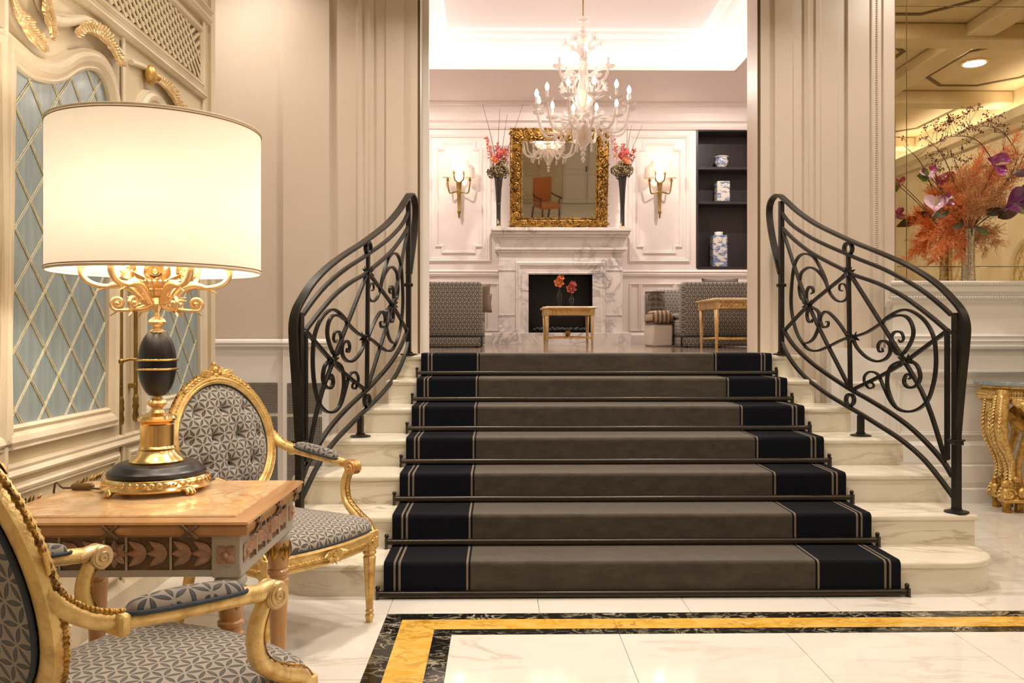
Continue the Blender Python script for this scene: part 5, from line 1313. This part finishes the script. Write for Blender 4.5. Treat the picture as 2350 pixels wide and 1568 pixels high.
HL('middle_vase', [(.015, hz(262)), (.06, hz(245)), (.075, hz(225)), (.05, hz(200)), (.035, hz(185)), (.05, hz(170)), (.04, hz(158)), (.012, hz(155))], n=24, flute=8, fdepth=.06)
HL('lower_bowl', [(0, hz(345)), (.03, hz(338)), (.07, hz(322)), (.085, hz(305)), (.06, hz(288)), (.085, hz(275)), (.06, hz(262)), (.02, hz(258))], n=24, flute=10, fdepth=.07)
HL('bottom_finial', [(0, hz(374)), (.008, hz(372)), (.02, hz(366)), (.008, hz(360)), (.028, hz(354)), (.010, hz(348)), (.04, hz(342)), (.02, hz(338))], n=14)
def candle(e, par, s_=1.0):
    O('drip_cup', MB().lathe([(.006, -.03), (.012, -.02), (.012, -.008), (.05*s_, .002), (.066*s_, .022), (.060*s_, .022), (.03*s_, .008), (0, .008)], 18, e, flute=9, fdepth=.07), GLASSW, par, 50)
    O('candle_tube', MB().lathe([(.013, .008), (.012, .10), (0, .10)], 10, e), W_TRIM, par)
    O('flame_bulb', MB().lathe([(0, .10), (.012, .105), (.021, .13), (.018, .15), (.008, .172), (0, .182)], 10, e), BULB, par)
def tier(n, R, zin, zdip, ze, ph, nm, pend):
    for i in range(n):
        a = 2*PI*i/n+ph; d = V(math.cos(a), math.sin(a), 0); P = lambda r, z: V(HX, HYc, z)+d*r
        arm = O(nm, MB().tube(SM([P(.04, zin), P(R*.35, zin-.01), P(R*.62, zdip), P(R*.88, zdip+.03), P(R, ze-.03)], 6), .0135, 8), GLASSW, cd, 80)
        candle(P(R, ze), arm)
        O('arm_leaf', MB().leaf(P(R*.30, zin+.01), d+V(0, 0, .5), V(0, 0, 1), .11, .06, -.3, 5, .2).leaf(P(R*.55, zdip+.03), d*.2+V(0, 0, 1), d, .07, .045, .3, 4, .2), GLASSW, arm, 80)
        if pend: O('pendant_drop', MB().lathe([(0, -.115), (.010, -.105), (.016, -.09), (.006, -.078), (.014, -.066), (.014, -.055), (.004, -.045), (.010, -.03), (.010, -.015), (.003, 0)], 10, P(R*.62, zdip)), GLASSW, arm)
tier(12, .455, hz(282), hz(308), hz(250), .12, 'lower_arm', True)
tier(5, .245, hz(172), hz(190), hz(160), -PI/2+.0, 'upper_arm', True)
def blossom(c, d, R, par, nm='glass_flower'):
    mb = MB(); d = Vector(d).normalized(); ax = d.orthogonal().normalized(); ay = d.cross(ax)
    for i in range(7): a = 2*PI*i/7; e = ax*math.cos(a)+ay*math.sin(a); mb.leaf(Vector(c), e+d*.5, d, R, R*.6, .3, 3, .1)
    mb.ball(Vector(c)+d*R*.3, R*.2, 7, 5); O(nm, mb, GLASSW, par, 80)
for i in range(6):
    a = i*PI/3; d = V(math.cos(a), math.sin(a), 0); e = V(HX, HYc, hz(100))+d*.16
    st = O('flower_stem', MB().tube(SM([V(HX, HYc, hz(140)), V(HX, HYc, hz(122))+d*.05, V(HX, HYc, hz(106))+d*.11, e], 4), .009, 6), GLASSW, cd); blossom(e, d+V(0, 0, .4), .06, st)
for i in range(8):
    a = i*PI/4+.2; d = V(math.cos(a), math.sin(a), 0); e = V(HX, HYc, hz(200))+d*.20
    st = O('leaf_stem', MB().tube(SM([V(HX, HYc, hz(258))+d*.03, V(HX, HYc, hz(235))+d*.09, V(HX, HYc, hz(212))+d*.15, e], 4), .009, 6), GLASSW, cd); blossom(e, d+V(0, 0, .5), .06, st)
    O('glass_leaf', MB().leaf(V(HX, HYc, hz(225))+d*.13, d+V(0, 0, .2), V(0, 0, 1), .10, .05, .3, 4, .2), GLASSW, st, 80)
for i in range(16):
    a = i*PI/8+.1; d = V(math.cos(a), math.sin(a), 0)
    O('glass_leaf', MB().leaf(V(HX, HYc, hz(285))+d*.06, d+V(0, 0, -.25 if i % 2 else .55), V(0, 0, 1), .19, .075, -.35 if i % 2 else -.2, 6, .2), GLASSW, cd, 80)
for i in range(8):
    a = i*PI/4; d = V(math.cos(a), math.sin(a), 0); blossom(V(HX, HYc, hz(268))+d*.17, d+V(0, 0, .6), .075, cd)
light('chandelier_glow', 'POINT', (HX, HYc, 3.55), 9, (1, .86, .72), .3)
# ------------------------------------------------------------------ rust chair at the back of the lobby (seen in the mirror)
rc = T('upholstered_armchair', 'rust orange high-back armchair reflected in the gilt mirror', 'armchair', (1.35, -1.6, 0), math.radians(-25))
A_ = lambda nm, mb, m: O(nm, mb, m, rc, 40, local=True)
A_('seat', MB().bbox(-.30, .30, -.28, .30, .38, .50, .03), ORANGE_FAB); A_('backrest', MB().bbox(-.29, .29, -.34, -.24, .50, 1.20, .03), ORANGE_FAB)
for sx in (-1, 1):
    A_('leg', MB().lathe([(0, 0), (.02, 0), (.028, .1), (.018, .12), (.03, .2), (.02, .35), (.03, .38)], 12, (sx*.27, .26, 0)), DARKWOOD); A_('leg', MB().tube([(sx*.27, -.40, 0), (sx*.27, -.30, .38)], .025, 8), DARKWOOD)
    A_('arm', MB().tube(SM([V(sx*.30, -.28, .72), V(sx*.32, 0, .68), V(sx*.32, .24, .68), V(sx*.32, .30, .66)], 4), .022, 8), DARKWOOD); A_('arm_support', MB().tube(SM([V(sx*.32, .22, .67), V(sx*.30, .18, .55), V(sx*.28, .24, .42)], 4), .018, 8), DARKWOOD)
# ------------------------------------------------------------------ gilded console at the right wall
KY = 5.80; kx = lambda px, Y=KY: (px-CXV)/F*Y
con = T('gilded_console', 'ornate gilded console table with grey marble top at the right edge', 'console table', (4.05, 6.0, 0))
k0 = 3.465; KZ = .912
def ctop(u):       # serpentine plan of the marble slab
    return [(k0+.02, 6.035), (k0, 5.98), (k0+.0, 5.87), (k0+.06, 5.73), (k0+.2, 5.66), (k0+.4, 5.62), (k0+.66, 5.60)]
half = [tuple(p) for p in SM(ctop(0), 4)]
xm = k0+.66
slab = [(2*xm-x, y) for x, y in half[::-1]][1:]
plan = half+slab
plan_ccw = plan if sum(plan[i][0]*plan[(i+1) % len(plan)][1]-plan[(i+1) % len(plan)][0]*plan[i][1] for i in range(len(plan))) > 0 else plan[::-1]
mb = MB().frame(plan_ccw, [(-.012, KZ-.035), (0, KZ-.03), (0, KZ-.012), (-.006, KZ)], lambda u, v, h: (u, v, h)); nn = len(plan_ccw)
mb.f.append(tuple(i*4+3 for i in range(nn))); mb.f.append(tuple(i*4 for i in range(nn-1, -1, -1)))
O('marble_top', mb, GREYMARBLE, con, 30)
O('apron', MB().frame(plan_ccw, [(-.03, KZ-.036), (-.035, KZ-.05), (-.05, KZ-.06), (-.05, KZ-.135), (-.04, KZ-.145), (-.05, KZ-.155), (-.08, KZ-.15), (-.08, KZ-.036)], lambda u, v, h: (u, v, h)), GILT, con, 30)
mb = MB()
for i in range(2, len(plan)-3):
    p = Vector((*plan[i], KZ-.098)); q = Vector((*plan[i+1], KZ-.098)); t = q-p; n_ = Vector((-abs(t.y) if p.x < xm else abs(t.y), -abs(t.x), 0)).normalized()
    for k in range(2):
        c = p+t*(k/2)-n_*.045
        mb.leaf(c, V(0, 0, 1), n_, .035, .03, .1, 3, .4); mb.leaf(c, V(0, 0, -1), n_, .035, .03, .1, 3, .4); mb.ball(c+n_*.006, .008, 6, 4)
O('apron_carving', mb, GILT_B, con)
def knobs(c, r, n, par, mat_, nm, sz=.35):
    mb = MB()
    for i in range(n):
        d = V(random.gauss(0, 1), random.gauss(-.5, .8), random.gauss(0, 1)).normalized(); mb.leaf(Vector(c)+d*r*.55, d.cross(V(random.random(), .3, random.random()))+d*.4, d, r*.9, r*.5, .3, 3, .4)
    O(nm, mb, mat_, par, 66)
def cleg(x, y, sgn):
    Pts = [V(x, y, KZ-.06), V(x-.012*sgn, y-.01, .78), V(x-.025*sgn, y-.02, .70), V(x-.035*sgn, y-.025, .60), V(x-.01*sgn, y-.01, .50), V(x+.045*sgn, y+.01, .40), V(x+.07*sgn, y+.02, .30), V(x+.055*sgn, y+.01, .20), V(x+.02*sgn, y-.005, .13), V(x+.035*sgn, y+.0, .08)]
    pts = SM(Pts, 4); n = len(pts)
    rr = [.040, .046, .052, .050, .042, .034, .028, .030, .044, .036]
    R_ = [rr[min(9, i//4)]*(1-(i % 4)/4)+rr[min(9, i//4+1)]*((i % 4)/4) for i in range(n)]
    l = O('cabriole_leg', MB().tube(pts, R_, 10), GILT, con, 66)
    b2 = SM([V(x+.16*sgn, y+.05, .66), V(x+.20*sgn, y+.05, .56), V(x+.17*sgn, y+.04, .45), V(x+.13*sgn, y+.03, .33), V(x+.13*sgn, y+.02, .22), V(x+.15*sgn, y+.0, .14), V(x+.11*sgn, y, .08)], 4)
    O('leg_branch', MB().tube(b2, [.034-.012*math.sin(PI*i/24) for i in range(25)], 8), GILT, l, 66)
    for i in range(3, n-6, 2):
        pass
    mb = MB()
    for i in range(2, n-4):
        t = (pts[i+1]-pts[i-1]).normalized()
        for a in (0, 1, 2):
            d = V(math.cos(2.2+a*1.0), -math.sin(2.2+a*1.0)*1.0, 0); d = (d-t*d.dot(t)).normalized(); mb.leaf(pts[i]+d*R_[i]*.9, t+d*.3, d, .04, .028, .15, 3, .45)
    O('leg_acanthus', mb, GILT_B, l, 66)
    for (cx_, cz_, r_) in ((x-.022*sgn, .745, .035), (x+.02*sgn, .135, .05), (x+.13*sgn, .135, .045), (x+.08*sgn, .23, .024), (x+.01*sgn, .20, .03), (x+.15*sgn, .21, .028)):
        O('leg_volute', MB().ball((cx_, y-.02, cz_), r_, 10, 7, 1, .8, 1).tube(spiral((cx_, y-.02-r_*.75, cz_), V(1, 0, 0), V(0, 0, 1), r_*.8, 1.5, 20), r_*.16, 5), GILT, l)
    O('leg_plinth', MB().bbox(x-.01*sgn-.0 if sgn > 0 else x-.15, x+.15 if sgn > 0 else x+.01, y-.05, y+.06, .07, .10, .01), GILT, l)
    for dx in (.03, .115):
        O('hoof_foot', MB().lathe([(0, 0), (.028, 0), (.032, .01), (.026, .05), (.034, .07), (0, .07)], 12, (x+dx*sgn, y, 0), flute=6, fdepth=.08), GILT_D, l)
cleg(k0+.05, 5.73, 1); cleg(2*xm-k0-.05, 5.73, -1)
cleg(k0+.10, 5.93, 1); cleg(2*xm-k0-.10, 5.93, -1)
# shell mask and swag hanging from the apron
mb = MB()
for i in range(17):
    a = -PI*.15+PI*1.3*i/16; d = V(math.cos(a), -.2, math.sin(a)-.35); mb.leaf((xm-.26, 5.62, .72), d, (0, -1, 0), .17 if i % 2 else .14, .055, .12, 5, .35)
mb.ball((xm-.26, 5.59, .72), .05, 12, 8)
O('shell_mask', mb, GILT_B, con, 66)
sw = SM([V(k0+.10, 5.70, .78), V(k0+.16, 5.66, .75), V(k0+.23, 5.63, .67), V(k0+.32, 5.62, .60), V(k0+.42, 5.61, .585), V(k0+.52, 5.60, .60)], 5)
O('garland', MB().tube(sw, [.022+.012*math.sin(i*1.7) for i in range(len(sw))], 8), GILT_B, con, 66)
leaf_chain(sw, .07, .05, GILT_B, 'garland_leaves', con, (0, -1, 0))
O('apron_web', MB().tube(SM([V(k0+.12, 5.75, .72), V(k0+.22, 5.72, .62), V(k0+.36, 5.71, .58), V(k0+.5, 5.70, .60)], 4), 1, 8, flat=(.02, .07), up=V(0, 1, 0)), GILT_D, con, 66)
O('stretcher', MB().tube(SM([V(k0+.18, 5.75, .16), V(k0+.35, 5.8, .17), V(xm, 5.85, .20), V(2*xm-k0-.35, 5.8, .17), V(2*xm-k0-.18, 5.75, .16)], 5), .026, 8), GILT_D, con)
# ------------------------------------------------------------------ flowers on the ledge
FVY = 6.04; q = lambda px, py, dy=0: pxY(px, py, FVY+dy)
vb = q(2222, 642); vb.z = LEDGE
vs_ = T('mosaic_vase', 'slim silver mosaic vase standing on the white ledge', 'vase', vb)
HV = q(2222, 527).z-LEDGE
O('vase_body', MB().lathe([(0, .0005), (.050, .0005), (.049, .01), (.044, HV*.3), (.043, HV*.6), (.049, HV*.95), (.050, HV), (.044, HV), (.038, HV*.6), (0, HV*.6)], 28, vb), MOSAIC, vs_)
ar = T('flower_arrangement', 'wild bouquet of rust plumes, purple anthuriums and berry branches by the mirror', 'flowers', vb+V(0, 0, HV))
neck = vb+V(0, 0, HV-.02)
def plume(tip, m, L=.16, n=120, wid=.06, sag=0):
    tip = Vector(tip); mid = neck.lerp(tip, .5)+V(0, 0, sag); pts = SM([neck, mid, tip], 8); mb = MB().tube(pts, .0022, 4)
    N = len(pts)
    for i in range(n):
        t = random.uniform(.25, 1)**.8; k = min(N-2, int(t*(N-1))); p = pts[k].lerp(pts[k+1], t*(N-1)-k); d = (pts[k+1]-pts[k]).normalized()
        r_ = V(random.gauss(0, 1), random.gauss(0, .8), random.gauss(0, 1)); r_ = (r_-d*r_.dot(d)).normalized()
        e = p+(d*random.uniform(.3, 1)+r_*random.uniform(.6, 1.2)).normalized()*L*.55*random.uniform(.4, 1.1)
        mb.tube([p, p.lerp(e, .5)+d*.006, e], [.0014, .0012, .0006], 3, cap=False)
        for s_ in range(3):
            w_ = p.lerp(e, random.uniform(.3, .95)); g = w_+(V(random.gauss(0, 1), random.gauss(0, 1), random.gauss(0, 1))*.4+d).normalized()*.022; mb.tube([w_, g], .0011, 3, cap=False)
    mb.v = [(a, min(b, 6.185), c) for a, b, c in mb.v]; O('plume', mb, m, ar, 80)
random.seed(11)
for (px, py, m, dy) in ((2140, 590, PLUME_O, -.05), (2160, 570, PLUME_O, .02), (2185, 560, PLUME_O, -.08), (2200, 590, PLUME_O, -.02), (2170, 505, PLUME_O, .03), (2265, 575, PLUME_B, .0), (2290, 560, PLUME_B, -.04), (2285, 530, PLUME_B, .02), (2165, 480, PLUME_O, -.1), (2180, 430, PLUME_O, .03), (2205, 400, PLUME_B, -.06),
                         (2230, 400, PLUME_B, .02), (2255, 420, PLUME_B, -.08), (2280, 400, PLUME_B, .03), (2300, 430, PLUME_B, -.1), (2320, 400, PLUME_B, .02), (2310, 340, PLUME_O, .0), (2335, 310, PLUME_O, -.05), (2340, 350, PLUME_B, -.1), (2360, 380, PLUME_B, .0), (2215, 450, PLUME_B, -.12), (2245, 460, PLUME_B, -.14), (2270, 455, PLUME_B, -.13), (2195, 465, PLUME_O, -.13), (2390, 340, PLUME_O, 0), (2380, 430, PLUME_B, -.05), (2130, 550, PLUME_O, .05), (2225, 430, PLUME_B, -.03), (2240, 375, PLUME_O, .04), (2265, 385, PLUME_B, .0), (2290, 365, PLUME_O, -.03), (2205, 430, PLUME_O, .0), (2300, 470, PLUME_B, -.08)):
    plume(q(px, py, dy), m, .17, 95, sag=.06 if py > 540 else .02)
def anth(px, py, R, m, nrm, rot, nm, spad=True, dy=-.08):
    c = q(px, py, dy); n_ = Vector(nrm).normalized(); ax = n_.orthogonal().normalized(); ay = n_.cross(ax); a0 = rot
    X = ax*math.cos(a0)+ay*math.sin(a0); Y = n_.cross(X); mb = MB()
    def hp(r, t):
        s_ = math.sin(t); hx = 16*s_**3/17; hy = (13*math.cos(t)-5*math.cos(2*t)-2*math.cos(3*t)-math.cos(4*t))/17
        return c+X*(hx*r*R)+Y*(hy*r*R)+n_*(R*.45*r*r-.1*R*math.cos(t*6)*.1)
    mb.grid(lambda u, v: hp(max(.02, v), u*2*PI), 28, 7)
    st = O(nm, mb, m, ar, 80)
    O('flower_stem', MB().tube(SM([neck, neck.lerp(c, .5)+V(0, 0, .03), c-n_*.005], 5), .0028, 6), LEAFG, ar)
    if spad: O('spadix', MB().tube([c+n_*.004, c+n_*R*.5+Y*R*.15, c+n_*R*.75+Y*R*.5], [.006, .006, .003], 7), mat('lime_spadix', (.55, .58, .12), .5), st)
anth(2131, 400, .065, PINKW, (-.3, -1, .5), 2.6, 'anthurium_spathe', True, -.05)
anth(2120, 405, .05, GREENPET, (-.6, -1, .1), .8, 'anthurium_leaf', False, -.04)
anth(2146, 470, .085, PINKW, (-.4, -1, .35), 2.2, 'anthurium_spathe', True, -.17); anth(2172, 460, .055, PURPLE, (.3, -1, .3), 1.0, 'anthurium_spathe', True, -.19)
anth(2285, 380, .10, PURPLE, (.1, -1, .25), .4, 'anthurium_spathe', True, -.17); anth(2332, 468, .115, GREENPET, (-.2, -1, .1), 1.2, 'anthurium_spathe', False, -.2)
anth(2360, 450, .09, PURPLE, (0, -1, .2), 2.0, 'anthurium_spathe', True, -.16)
for (px, py, L, dx, dz) in ((2180, 480, .17, -.9, -.35), (2260, 490, .15, .8, .15), (2290, 500, .16, .9, .35), (2215, 480, .13, -.6, .3), (2325, 400, .15, .8, .1), (2235, 520, .12, .4, -.3), (2210, 515, .11, -.7, -.2)):
    O('leaf', MB().leaf(q(px, py, -.08), (dx, -.3, dz), (0, -1, .4), L, L*.45, -.1, 7, .06), LEAFG, ar, 80)
random.seed(5)
def branch(pts, tw):
    P = SM([q(*p) for p in pts], 8); n = len(P); O('branch', MB().tube(P, [.005-.0035*i/n for i in range(n)], 6), TWIG, ar)
    mb = MB(); mt = MB()
    for i in range(tw):
        p = P[random.randint(int(n*.45), n-1)]; e = p+V(random.gauss(0, .06), random.gauss(0, .05), random.uniform(.02, .15)); mt.tube([p, p.lerp(e, .5)+V(random.uniform(-.02, .02), 0, 0), e], .0014, 4, cap=False)
        for k in range(11):
            f = e+V(random.gauss(0, .018), random.gauss(0, .018), random.gauss(0, .014)); mt.tube([e, f], .0009, 3, cap=False); mb.ball(f, random.uniform(.0035, .006), 6, 4)
    mb.v = [(a, min(b, 6.185), c) for a, b, c in mb.v]; mt.v = [(a, min(b, 6.185), c) for a, b, c in mt.v]; tag(O('twigs', mt, TWIG, ar), kind='stuff'); tag(O('berries', mb, BERRY, ar), kind='stuff')
branch([(2235, 520), (2330, 380), (2315, 320), (2280, 293), (2230, 292), (2195, 310)], 16)
branch([(2225, 520), (2190, 420), (2170, 370), (2150, 340), (2120, 313)], 3)
branch([(2230, 520), (2290, 440), (2340, 380), (2365, 300)], 9)
branch([(2220, 520), (2215, 440), (2200, 390), (2190, 370)], 6)
